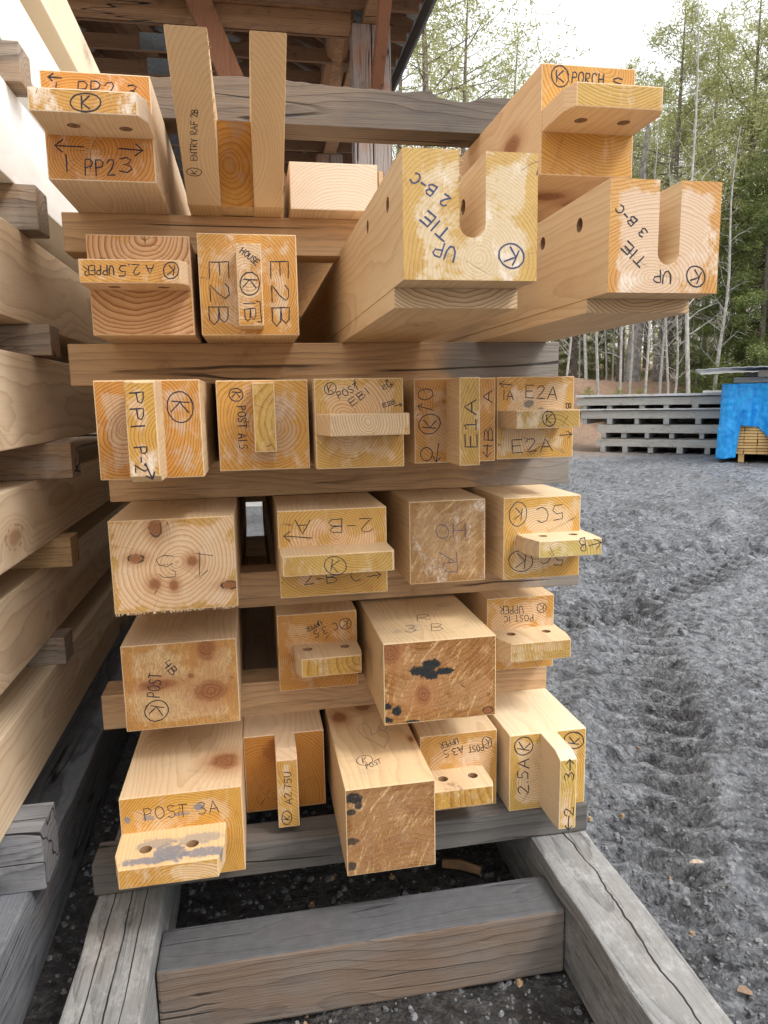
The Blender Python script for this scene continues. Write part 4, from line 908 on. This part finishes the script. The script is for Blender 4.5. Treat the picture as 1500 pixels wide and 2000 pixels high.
mb = MB(); mb.box(1.16, 1.32, 4.4, 17, ZC + H - .055, ZC + H - .002 + .0); sp(mb, 'plate_beam', BX)
def pv(px, py, Yd): q = at(px, py, Yd); return (q.x, q.y, q.z + H)
mb = MB(); mb.beam(pv(382, -10, 6.9), pv(545, 372, 6.9), .20, .13, up=(0, 1, 0)); sp(mb, 'brace', RED, .005)
mb = MB(); mb.beam(pv(736, 168, 6.93), pv(753, -12, 6.3), .10, .13); sp(mb, 'brace', RED, .005)
mb = MB(); mb.tube([pv(672, 20, 7.35), pv(655, 120, 8.1), pv(636, 220, 8.8)], [.11, .12, .11], 9); sp(mb, 'brace', BX)
mb = MB(); mb.beam(pv(650, 50, 7.6), pv(626, 200, 9.2), .09, .12); sp(mb, 'brace', BR, .005)
def truss(y):
    mb = MB(); t_ = .04; z0 = ZC + H
    mb.box(-9.0, 1.66, y - t_ / 2, y + t_ / 2, z0, z0 + .13)
    P_ = lambda x, z: (x, y, z)
    top = lambda x: z0 + .16 + (1.66 - x) * .36 if x > -3.5 else z0 + .16 + (1.66 + 7 + x) * .36
    for (xa, xb) in ((1.72, -3.5), (-8.93, -3.5)):
        pa, pb = Vector(P_(xa, top(xa) if xa > 0 else top(-8.88))), Vector(P_(xb, top(-3.49)))
        a_ = (pb - pa).normalized(); nz = Vector((-a_.z, 0, a_.x)); nz = nz if nz.z > 0 else -nz; yv = Vector((0, t_ / 2 - .002, 0))
        mb.add([pa - nz * .06 - yv, pa + nz * .06 - yv, pa + nz * .06 + yv, pa - nz * .06 + yv, pb - nz * .06 - yv, pb + nz * .06 - yv, pb + nz * .06 + yv, pb - nz * .06 + yv], [(0, 1, 2, 3), (4, 7, 6, 5), (0, 4, 5, 1), (1, 5, 6, 2), (2, 6, 7, 3), (3, 7, 4, 0)])
    nodes = [1.2, .2, -.75, -1.8, -2.7, -3.5, -4.3, -5.2, -6.2, -7.2, -8.2]
    for q in range(len(nodes) - 1):
        xa, xb = nodes[q], nodes[q + 1]
        za, zb_ = (z0 + .07, top(xb) - .03) if q % 2 == 0 else (top(xa) - .03, z0 + .07)
        pa, pb = Vector(P_(xa, za)), Vector(P_(xb, zb_)); a_ = (pb - pa).normalized(); nz = Vector((-a_.z, 0, a_.x)) * .045; yv = Vector((0, t_ / 2 - .006, 0))
        mb.add([pa - nz - yv, pa + nz - yv, pa + nz + yv, pa - nz + yv, pb - nz - yv, pb + nz - yv, pb + nz + yv, pb - nz + yv], [(0, 1, 2, 3), (4, 7, 6, 5), (0, 4, 5, 1), (1, 5, 6, 2), (2, 6, 7, 3), (3, 7, 4, 0)])
    o = sp(mb, 'roof_truss', TR)
    for x in (-.75, -2.7):
        mb = MB(); mb.box(x - .16, x + .16, y - t_ / 2 - .003, y - t_ / 2 - .001, z0 + .0, z0 + .16)
        mb.v = [(v[0], v[1] - 7.1, v[2]) for v in mb.v]; mb.build('nail_plate', PLATE, o)
for k in range(19): truss(7.42 + .53 * k)
for k in range(3): truss(6.88 - .53 * k)
# purlins under the sheet and the corrugated sheet itself
m, n, b = material('roof_sheet'); P = n.obj()
n.put(b.inputs['Base Color'], n.mix(n.ss(n.noise(P, 3, 4), .4, .7), (.34, .37, .38, 1), (.50, .53, .54, 1))); b.inputs['Metallic'].default_value = .2; b.inputs['Roughness'].default_value = .45
ROOFM = m
for side in (0, 1):
    for k in range(9):
        mb = MB()
        x = 1.62 - k * .66; z = ZC + H + .16 + (1.66 - x) * .36 + .075
        if side: x = -7.0 - x
        mb.box(x - .045, x + .045, 5.3, 17.5, z, z + .035); sp(mb, 'purlin', TR)
mb = MB(); vs_ = []; fs_ = []; nyr = 244
for k in range(nyr + 1):
    y = 5.3 + 12.3 * k / nyr; hgt = .018 if (k % 4) in (0, 1) else 0
    for (x, z) in ((1.80, ZC + H + .16 - .05 + .12), (-3.5, ZC + H + .16 + 5.16 * .36 + .12), (-8.98, ZC + H + .16 - .036 + .12)):
        vs_.append((x, y, z + hgt)); vs_.append((x, y, z + hgt + .002))
for k in range(nyr):
    for c in (0, 2):
        a_ = 6 * k + c; b__ = a_ + 6; fs_ += [(a_, b__, b__ + 2, a_ + 2), (a_ + 1, a_ + 3, b__ + 3, b__ + 1)]
    a_ = 6 * k; fs_ += [(a_, a_ + 1, a_ + 7, a_ + 6), (a_ + 4, a_ + 10, a_ + 11, a_ + 5)]
mb.add(vs_, fs_); mb.v = [(v[0], v[1] - 7.1, v[2]) for v in mb.v]; mb.build('roof', ROOFM, shed, fix=False)
mb = MB(); mb.box(1.76, 1.785, 5.3, 17.6, ZC + H + .03, ZC + H + .20); sp(mb, 'fascia', aged_mat(44, 'Y', **GREY))

# timber stacks inside and behind the shed seen through the gaps
def boardstack(label, x0, x1, y0, y1, z0, z1, n, mat, group='board stacks in the shed'):
    t = empty('board_stack', ((x0 + x1) / 2, y0, z0), label, 'board stack', group); h = (z1 - z0) / n
    mb = MB()
    for k in range(n):
        j = rng.uniform(-.02, .02); mb.box(-(x1 - x0) / 2 + j, (x1 - x0) / 2 + j, abs(j), y1 - y0, k * h, k * h + h * .82)
    mb.build('boards', mat, t)
    mb = MB()
    for k in range(n - 1):
        for yy in (.3, (y1 - y0) * .5, (y1 - y0) - .3): mb.box(-(x1 - x0) / 2, (x1 - x0) / 2, yy, yy + .04, k * h + h * .8201, (k + 1) * h - .0005)
    mb.build('spacers', mat, t)
boardstack('pale board stack in the shed seen through the slot beside the ringed timber', -.75, .9, 9.2, 12.5, .0, .9, 9, flat_mat('pale_boards', (.6, .58, .54), .6, 0, .15, 4))
boardstack('dark board stack on the left in the shed', -4.5, -1.2, 8.6, 12.5, .0, 2.0, 14, flat_mat('dull_boards', (.25, .18, .12), .7, 0, .2, 4))

# ------------------------------------------------------------------ yard: decks, tarped stack
DECK = aged_mat(50, 'X', base=(.22, .21, .19), light=(.58, .56, .50), dark=(.05, .045, .04), brownness=.05, brown=(.3, .22, .15), crack=.6)
DECKY = aged_mat(51, 'Y', base=(.20, .195, .185), light=(.50, .49, .46), dark=(.09, .085, .08), brownness=.05, brown=(.3, .22, .15), crack=.6)
def platform(label, loc, rz, L_, D_, nleg, post_h, top=.0):
    t = empty('timber_platform', loc, label, 'platform', 'stacked grey timber platforms across the yard', rz)
    mb = MB(); mb.box(.02, L_ - .02, .3, D_ - .3, post_h + .0, post_h + .185); mb.build('deck_board', DECK, t)
    mb = MB(); mb.box(.3, L_ - .2, D_ / 2, D_ / 2 + .1, .001, post_h - .001); mb.build('light_blocker', DECK, t)  # added inner fill that stops light showing through between the legs
    for yy in (0, D_):
        ja, jb = rng.uniform(-.06, .1), rng.uniform(-.12, .1); mb = MB(); mb.box(ja, L_ + jb, yy - .05 + rng.uniform(-.02, .02), yy + .05, post_h, post_h + rng.uniform(.165, .19)); mb.build('rail', DECK, t, bevel=.004)
    for k in range(nleg):
        x = .10 + (L_ - .32) * k / (nleg - 1) + (rng.uniform(-.07, .07) if 0 < k < nleg - 1 else 0); mb = MB(); mb.box(x, x + rng.uniform(.09, .14), -.045 - rng.uniform(-.03, .05), D_ + .045, 0, post_h - .001); mb.build('leg_beam', DECKY, t, bevel=.004)
    if top:
        mb = MB(); n_ = int(L_ / .3)
        mb.box(-.05, L_ + .05, -.12, D_ + .1, post_h + .192, post_h + .192 + top); mb.build('deck', DECKTOP, t, bevel=.004)
    return t
DECKTOP = aged_mat(52, 'X', base=(.50, .50, .49), light=(.72, .72, .71), dark=(.25, .25, .24), brownness=-.3, crack=.4)
p0 = at(1166, 882, 15.6); gx, gy = p0.x, 15.6
zg = gz(gx + 1, gy)
th = -.72
def along(d_, e=0): return (gx + math.cos(th) * d_ - math.sin(th) * e, gy + math.sin(th) * d_ + math.cos(th) * e)
for k, (d0, L_, z, ph, nl, tp, lab) in enumerate(((0.0, 3.6, 0.0, .14, 7, 0, 'lowest grey timber platform of the pile across the yard'), (0.0, 2.9, .335, .12, 6, 0, 'second platform of the pile, shorter than the one under it'),
        (-.45, 4.6, .65, .13, 8, .03, 'third platform of the pile with a pale deck edge'), (-.45, 4.6, 1.005, .08, 8, .05, 'topmost platform of the pile, pale decked'))):
    q = along(d0); platform(lab, (q[0], q[1], zg - .02 + z), th, L_, 2.2, nl, ph, tp)
q = along(2.2, .3)
for k, (bx, lab) in enumerate((((0, 2.6, 0, 1.0, 0, .05), 'lowest loose pale board layer on the platform pile'), ((.8, 3.6, .1, 1.2, .052, .11), 'middle loose pale board layer on the platform pile'), ((1.8, 4.0, .2, 1.3, .112, .20), 'highest loose pale board layer on the platform pile'))):
    mb = MB(); mb.box(*bx); o = mb.build('board', DECKTOP, None, bevel=.003, loc=(q[0], q[1], zg + 1.31)); o.rotation_euler = (0, 0, th); tag(o, lab, 'board', 'loose boards on the platform pile')

# lumber bundle under the blue tarp
tq = at(1398, 905, 12.2); q2 = at(1500, 935, 11.2)
bundle_loc = (tq.x + .16, tq.y); z0 = gz(*bundle_loc); ang = -.64
t = empty('lumber_bundle', (bundle_loc[0], bundle_loc[1], z0), 'bundle of yellow boards partly covered by the blue tarp', 'lumber bundle', rz=ang)
YEL = side_mat(90, (0, 0), early=(.78, .52, .22, 1), late=(.5, .28, .09, 1), axis='X', knots=0)
mb = MB()
for k in range(22):
    z = .16 + k * .055
    for c in range(9):
        x = .12 + c * .22 + rng.uniform(-.006, .006); mb.box(x, x + .212, rng.uniform(-.02, .02), 2.6, z, z + .044)
mb.build('boards', YEL, t)
mb = MB()
for x in (.25, 1.1, 1.95): mb.box(x, x + .1, .05, 2.4, 0, .158)
mb.build('runner', YEL, t)
# tarp: hanging cloth, gathered in folds
m, n, b = material('blue_tarpaulin'); P = n.obj()
wr = n.noise(n.v('MULTIPLY', P, (1, 1, .5)), 14, 5, .6)
n.put(b.inputs['Base Color'], n.mix(n.ss(wr, .3, .7), (.008, .26, .78, 1), (.02, .44, .95, 1))); b.inputs['Roughness'].default_value = .38
n.put(b.inputs['Normal'], n.bump(n.m('ADD', wr, n.m('MULTIPLY', n.noise(n.v('MULTIPLY', P, (1, 1, 3)), 30, 2), .4)), .6, .03))
TARP = m; RT = random.Random(4)
nu, nv = 150, 60; U = np.linspace(0, 1, nu); vs_ = np.zeros((nv, nu, 3))
topz = 1.47
for a_ in range(nu):
    u = U[a_]; xx = u * 4.6 - 1.9                                         # left return (x<0 goes back), front, right
    if xx < 0: bx, by, ox, oy = 0, -xx, -1, 0
    else: bx, by, ox, oy = xx, 0, 0, -1
    # hem height: covers left corner, rises over the board ends, falls again at right
    if xx < .20: hem = .06 + .03 * math.sin(xx * 9)
    elif xx < .25: hem = .09 + (xx - .20) * 12
    elif xx < .56: hem = .70 - (xx - .25) * .12
    elif xx < .74: hem = .66 - (xx - .56) * 1.1
    elif xx < .80: hem = .46 - (xx - .74) * 6.3
    else: hem = .05 + .04 * math.sin(xx * 9)
    for b__ in range(nv):
        v_ = b__ / (nv - 1); z = topz + (hem - topz) * v_
        fold = (.07 * math.sin(xx * 7.5 + .8 * v_) + .05 * math.sin(xx * 17 + 1.3) + .03 * math.sin(xx * 31 + v_ * 3)) * v_ ** .8 * (1 if xx > .15 else .3) + .04 + .02 * v_ + .05 * float(fbm(np.array(xx * 5.0 + 3), np.array(z * 4.0), 3, 71)) + .025 * float(vnoise(np.array(xx * 22.0 + 3), np.array(z * 15.0), 72))
        vs_[b__, a_] = (bx + ox * max(fold, .012), by + oy * max(fold, .012), z)
# top sheet
V = vs_.reshape(-1, 3); i, j = np.meshgrid(np.arange(nu - 1), np.arange(nv - 1)); a = (j * nu + i).ravel(); Fq = np.stack([a, a + 1, a + nu + 1, a + nu], 1)
topv = []
for a_ in range(nu):
    u = U[a_] * 4.6 - 1.9; topv.append((.0 if u < 0 else u, 1.9 + .0 if u >= 0 else -u, topz + .01))
base = len(V); V = np.concatenate([V, np.array(topv)]); Fq = np.concatenate([Fq, np.array([(k, base + k, base + k + 1, k + 1) for k in range(nu - 1) if U[k] * 4.6 - 1.9 >= -.03])])
o = bpy.data.objects.new('tarp', npmesh('tarp', V, Fq, [TARP], smooth=True)); COL.objects.link(o); o.location = (bundle_loc[0], bundle_loc[1], z0); o.rotation_euler = (0, 0, ang)
sd = o.modifiers.new('thick', 'SOLIDIFY'); sd.thickness = .004
tag(o, 'crumpled bright blue tarp draped over the lumber bundle', 'tarp')
for k, (bx, lab) in enumerate((((.1, 2.6, .2, .35, 0, .10), 'front lower grey bearer on top of the blue tarp'), ((.1, 2.6, 1.6, 1.75, 0, .10), 'rear lower grey bearer on top of the blue tarp'), ((.5, 2.8, 0.0, .12, .101, .22), 'front upper grey bearer right under the metal sheet'), ((.3, 2.8, 1.5, 1.62, .101, .22), 'rear upper grey bearer right under the metal sheet'))):
    mb = MB(); mb.box(*bx); o = mb.build('bearer', DECK, None, loc=(bundle_loc[0], bundle_loc[1], z0 + 1.49)); o.rotation_euler = (0, 0, ang); tag(o, lab, 'bearer', 'bearers on the tarped bundle')
mb = MB(); vs_ = []; fs_ = []; K = 90
for k in range(K + 1):
    x = -.55 + 4.2 * k / K; zf = .005 * math.sin(k * 1.4) + .03 * max(0, -x) * -1.5
    for y in (-.45, 2.2): vs_.append((x, y, zf + (.02 if y < 0 else 0))); vs_.append((x, y, zf + .012 + (.02 if y < 0 else 0)))
for k in range(K):
    a_ = 4 * k; b__ = a_ + 4; fs_ += [(a_, a_ + 2, b__ + 2, b__), (a_ + 1, b__ + 1, b__ + 3, a_ + 3), (a_, b__, b__ + 1, a_ + 1), (a_ + 2, a_ + 3, b__ + 3, b__ + 2)]
mb.add(vs_, fs_); o = mb.build('metal_sheet', flat_mat('galvanised_sheet', (.55, .56, .57), .35, .6, .15, 5), None, loc=(bundle_loc[0], bundle_loc[1], z0 + 1.735)); o.rotation_euler = (0, 0, ang)
tag(o, 'corrugated metal sheet roofing the tarped lumber bundle', 'metal sheet')

# ------------------------------------------------------------------ trees
def leafmat(name, c1, c2):
    m, n, b = material(name); P = n.new('ShaderNodeNewGeometry').outputs['Position']
    col = n.mix(n.ss(n.noise(P, 1.3, 3), .35, .65), (*c1, 1), (*c2, 1)); col = n.mix(n.m('MULTIPLY', n.noise(P, 25, 1), .5), col, (c2[0] * 1.5, c2[1] * 1.4, c2[2] * 1.2, 1))
    n.put(b.inputs['Base Color'], col); b.inputs['Roughness'].default_value = .6
    try: b.inputs['Subsurface Weight'].default_value = 0
    except Exception: pass
    tr = n.new('ShaderNodeBsdfTranslucent'); n.put(tr.inputs[0], col); mx = n.new('ShaderNodeMixShader'); mx.inputs[0].default_value = .35
    out = m.node_tree.nodes['Material Output']; m.node_tree.links.new(b.outputs[0], mx.inputs[1]); m.node_tree.links.new(tr.outputs[0], mx.inputs[2]); m.node_tree.links.new(mx.outputs[0], out.inputs[0])
    return m
LF = leafmat('pine_needles', (.21, .235, .095), (.38, .39, .18)); LS_ = leafmat('spruce_needles', (.06, .10, .03), (.17, .21, .06)); LG = leafmat('young_pine', (.16, .20, .05), (.28, .30, .09))
BARK = flat_mat('brown_bark', (.16, .13, .11), .9, 0, .35, 12); BIRCH = flat_mat('pale_bark', (.40, .38, .35), .8, 0, .3, 9)

def conifer_mesh(seed, h, rad, dens, needle, droop, leafm, start=.12, gap=.0, size=.05, style='pine'):
    r = np.random.RandomState(seed); mb = MB()
    lean = r.uniform(-.3, .3, 2)
    tp = [(lean[0] * (z / h) ** 2, lean[1] * (z / h) ** 2, z) for z in np.linspace(-.3, h, 9)]
    mb.tube(tp, list(np.linspace(h * .014, .012, 9)), 7)
    tips = []
    nb = int(dens)
    for k in range(nb):
        f = start + (1 - start) * (k + r.rand()) / nb; z = f * h; az = r.rand() * 6.283
        env = (1 - f) ** .75 if style == 'spruce' else (math.sin(min(1, (1 - f) * 1.25) * 1.57) ** .8) * (.75 + .5 * r.rand())
        ln = rad * env * r.uniform(.7, 1.1) + .12
        up = r.uniform(.05, .5) if style == 'pine' else -.1
        pts = []; m_ = 6
        for q in range(m_ + 1):
            t = q / m_; pts.append((lean[0] * f * f + math.cos(az + .3 * t * r.uniform(-1, 1)) * ln * t, lean[1] * f * f + math.sin(az) * ln * t, z + ln * (up * t - droop * t * t + (.3 * t ** 3 if style == 'spruce' else .25 * t * t))))
        mb.tube(pts, [max(.004, .022 * (1 - t / m_) * (ln / rad)) for t in range(m_ + 1)], 4)
        for q in range(int(ln * needle)):
            t = (r.rand() ** .6) * .85 + .15; i_ = min(int(t * m_), m_ - 1); ft = t * m_ - i_
            p = np.array(pts[i_]) * (1 - ft) + np.array(pts[i_ + 1]) * ft
            spread = .15 * ln * t * (.6 if style == 'spruce' else .7) + .05
            tips.append((p + r.randn(3) * np.array([spread, spread, spread * (.35 if style == 'spruce' else .6)]) - (np.array([0, 0, abs(r.randn()) * .10]) if style == 'spruce' else 0), math.atan2(p[1], p[0])))
    trunk = (np.array(mb.v), mb.f)
    # needle tufts: each tip gets a few narrow leaf-like blades
    C = np.array([t[0] for t in tips]); nT = len(C); nb_ = 7
    C = np.repeat(C, nb_, 0) + r.randn(nT * nb_, 3) * size * 1.0
    D = r.randn(len(C), 3); D[:, 2] = D[:, 2] * .6 + (.5 if style == 'pine' else -.3); D /= np.linalg.norm(D, axis=1)[:, None]
    S = np.cross(D, r.randn(len(C), 3)); S /= np.linalg.norm(S, axis=1)[:, None]
    Ls = size * r.uniform(.5, 1.3, (len(C), 1)); Ws = size * r.uniform(.2, .42, (len(C), 1))
    Vv = np.stack([C - S * Ws * .6, C + S * Ws * .6, C + D * Ls * 1.2 + S * Ws * .25, C + D * Ls * 1.3 - S * Ws * .25], 1).reshape(-1, 3)
    Fv = np.arange(len(Vv)).reshape(-1, 4)
    return trunk, npmesh('crown', Vv, Fv, [leafm])
def bare_mesh(seed, h, r0, nb=34, spread=1.2):
    r = np.random.RandomState(seed); mb = MB(); lean = r.uniform(-.4, .4, 2)
    c = lambda z: (lean[0] * (z / h) + .08 * math.sin(z * 1.1 + seed), lean[1] * (z / h) + .06 * math.cos(z * .9), z)
    zs = np.linspace(-.3, h, 14); mb.tube([c(z) for z in zs], [r0 * (1 - .88 * max(z, 0) / h) for z in zs], 7)
    br = MB()
    for k in range(nb):
        f = .22 + .77 * (k + r.rand()) / nb; z = f * h; az = r.rand() * 6.28; ln = spread * (1.15 - f) * r.uniform(.5, 1.2); el = r.uniform(.3, 1.0)
        p = np.array(c(z)); pts = [p]; d_ = np.array([math.cos(az) * math.cos(el), math.sin(az) * math.cos(el), math.sin(el)])
        for q in range(5): d_ = d_ + r.randn(3) * .16; d_ /= np.linalg.norm(d_); pts.append(pts[-1] + d_ * ln / 5)
        br.tube(pts, [.014 * (1 - .15 * q) * (1.15 - f) + .003 for q in range(6)], 4)
        for _ in range(5):
            q = r.randint(1, 6); p2 = pts[q]; d2 = d_ + r.randn(3) * .7; d2 /= np.linalg.norm(d2); e = p2 + d2 * ln * .35; e2 = e + (d2 + r.randn(3) * .3) * ln * .2
            br.tube([p2, e, e2], [.005, .004, .002], 3)
    return mb, br
def frompy(name, v, f, mats):
    me = bpy.data.meshes.new(name); me.from_pydata([tuple(q) for q in v], [], f)
    for m in mats: me.materials.append(m)
    return me
protos = {}
def tree_data(kind, k):
    key = (kind, k)
    if key not in protos:
        if kind == 'pine': tr, cr = conifer_mesh(100 + k, 9.5, 2.3, 78, 34, .05, LF, start=.2, size=.072)
        elif kind == 'airy': tr, cr = conifer_mesh(150 + k, 9.5, 2.5, 60, 17, .05, LF, start=.15, size=.07)
        elif kind == 'spruce': tr, cr = conifer_mesh(200 + k, 9.0, 2.3, 140, 42, .35, LS_, start=.04, size=.065, style='spruce')
        elif kind == 'young': tr, cr = conifer_mesh(300 + k, 2.6, .8, 34, 60, .05, LG, start=.08, size=.045)
        protos[key] = (frompy('trunk', tr[0], tr[1], [BARK]), cr)
    return protos[key]
def place(kind, k, x, y, sc, rz, label, name, group):
    tm, cm = tree_data(kind, k); t = empty(name, (x, y, gz(x, y)), label, 'tree', group, rz); t.scale = (sc, sc, sc)
    for nm, me in (('trunk', tm), ('crown', cm)):
        o = bpy.data.objects.new(nm, me); COL.objects.link(o); o.parent = t
    return t
def X_at(px, Yd, py=760): return at(px, py, Yd).x
pines = [(1300, 22, 0, 1.22), (1440, 21, 1, 1.25), (1210, 26, 2, 1.2), (1550, 20, 2, 1.3), (1120, 29, 1, 1.15), (1370, 27, 0, 1.4), (1490, 28, 1, 1.5), (985, 30, 2, 1.45), (900, 26, 0, 1.45), (840, 24, 1, 1.65), (1040, 33, 0, 1.3), (780, 30, 2, 1.7), (1260, 33, 1, 1.4), (700, 36, 0, 1.5), (1600, 25, 0, 1.4)]
where = ['rising tallest just right of the porch post', 'at the right, left of the picture edge', 'behind the porch post tongue', 'cut by the right picture edge', 'behind the slotted tie beams', 'between the two tall right pines but farther back', 'far back at the right edge', 'right of the shed roof, low behind the grey bearer', 'left of the low one right of the shed', 'closest to the shed roof edge', 'deep in the wood left of the porch post', 'behind the shed roof edge', 'deep in the wood behind the porch post', 'far behind the shed', 'outside the right edge beyond the spruces']
for k, (px, yd, v_, sc) in enumerate(pines):
    place('airy' if px in (985, 900, 840, 780, 1440) else 'pine', v_, X_at(px, yd), yd, sc, k * 1.7, 'loose yellow green pine ' + where[k], 'pine_tree', 'pines at the edge of the wood')
for k, (px, yd, v_, sc) in enumerate([(1405, 19.8, 0, .75), (1480, 18.8, 1, .95), (1560, 19, 0, .95), (1330, 24, 1, .62), (1120, 30, 0, .55), (1180, 31, 1, .5)]):
    place('spruce', v_, X_at(px, yd), yd, sc, k * 2.1, 'dense dark green spruce ' + ['left of the tarped bundle roof', 'standing above the metal roofed bundle', 'at the right picture edge behind the bundle', 'small among birches left of the spruces', 'low behind the brown bank, leftmost', 'low behind the brown bank, second from left'][k], 'spruce_tree', 'spruces behind the yard')
for k, (px, yd, sc) in enumerate([(1205, 18.6, .45), (1252, 18.8, .4), (1150, 19, .35), (1395, 17.6, .5)]):
    place('young', k % 2, X_at(px, yd), yd, sc, k, 'young yellow green pine sapling ' + ['on the bank left of centre', 'right of another sapling on the bank', 'leftmost on the bank', 'just left of the blue tarp'][k], 'pine_sapling', 'saplings on the leafy bank')
bm_ = []
for k in range(5):
    a_, b__ = bare_mesh(400 + k, 9.0, .06 + .015 * (k % 3), 36); bm_.append((a_.build('trunk', BIRCH, None, fix=False), b__.build('branches', BIRCH, None, fix=False)))
bar = [(1107, 19), (1142, 21), (1165, 19.5), (1212, 18.7), (1232, 20), (1262, 18.4), (1290, 19.5), (1296, 22), (1303, 19.0), (1318, 18.2), (1343, 18.0), (1362, 20.5), (1397, 18.6), (1181, 24), (1247, 23), (1275, 25), (1330, 23), (1420, 22), (1195, 27), (1310, 27), (1130, 25), (1350, 26)]
for k, (px, yd) in enumerate(bar):
    x = X_at(px, yd); sc = (.80 + .14 * math.sin(k * 2.7)) * (1.45 if k == 10 else 1)
    t = empty('bare_tree', (x, yd, gz(x, yd)), '', 'tree', 'bare saplings at the edge of the wood', k * 2.3); t.scale = (sc * .8, sc * .8, sc)
    t['label'] = 'thin bare pale barked tree among others on the leafy bank'
    for src in bm_[k % 5]:
        if k < 5: o = src
        else: o = src.copy(); COL.objects.link(o)
        o.parent = t
# two thick grey trunks
for k, (px, yd, rr_) in enumerate([(1240, 21.5, .27), (1288, 23.5, .2)]):
    x = X_at(px, yd); t = empty('broad_tree', (x, yd, gz(x, yd)), ('thickest grey trunk on the bank left of centre', 'second thickest dark trunk on the bank')[k], 'tree', 'thick trunks on the bank')
    a_, b__ = bare_mesh(450 + k, 8.5, rr_, 40, 2.2); a_.build('trunk', flat_mat('grey_bark_%d' % k, (.24, .22, .20), .9, 0, .4, 6), t, fix=False); b__.build('branches', BIRCH, t, fix=False)
# far wood filling the depth: one mass nobody could count
r = np.random.RandomState(77); mb = MB()
for k in range(420):
    yd = r.uniform(34, 60); x = r.uniform(-6, 60) * yd / 45; h = r.uniform(7, 11) ; z = gz(x, yd)
    mb.tube([(x, yd, z), (x + r.uniform(-.3, .3), yd, z + h * .5), (x + r.uniform(-.5, .5), yd, z + h)], [.10, .07, .02], 4)
nC = 26000; yd = r.uniform(34, 60, nC); xx = r.uniform(-6, 60, nC) * yd / 45; zz_ = gheight(xx, yd) + r.uniform(0, 1, nC) ** 1.2 * (7 + 2.5 * np.sin(xx * .8) + 1.5 * np.sin(xx * 2.1 + yd))
C = np.stack([xx, yd, zz_], 1); D = r.randn(nC, 3); D /= np.linalg.norm(D, axis=1)[:, None]; S = np.cross(D, r.randn(nC, 3)); S /= np.linalg.norm(S, axis=1)[:, None]
Vv = np.stack([C - S * .06, C + S * .06, C + D * .34 + S * .04, C + D * .34 - S * .04], 1).reshape(-1, 3)
me = npmesh('woodland', Vv, np.arange(len(Vv)).reshape(-1, 4), [LF]); o = bpy.data.objects.new('woodland_foliage', me); COL.objects.link(o); tag(o, kind='stuff')
o = mb.build('woodland_trunks', BIRCH, None, fix=False); tag(o, kind='stuff')
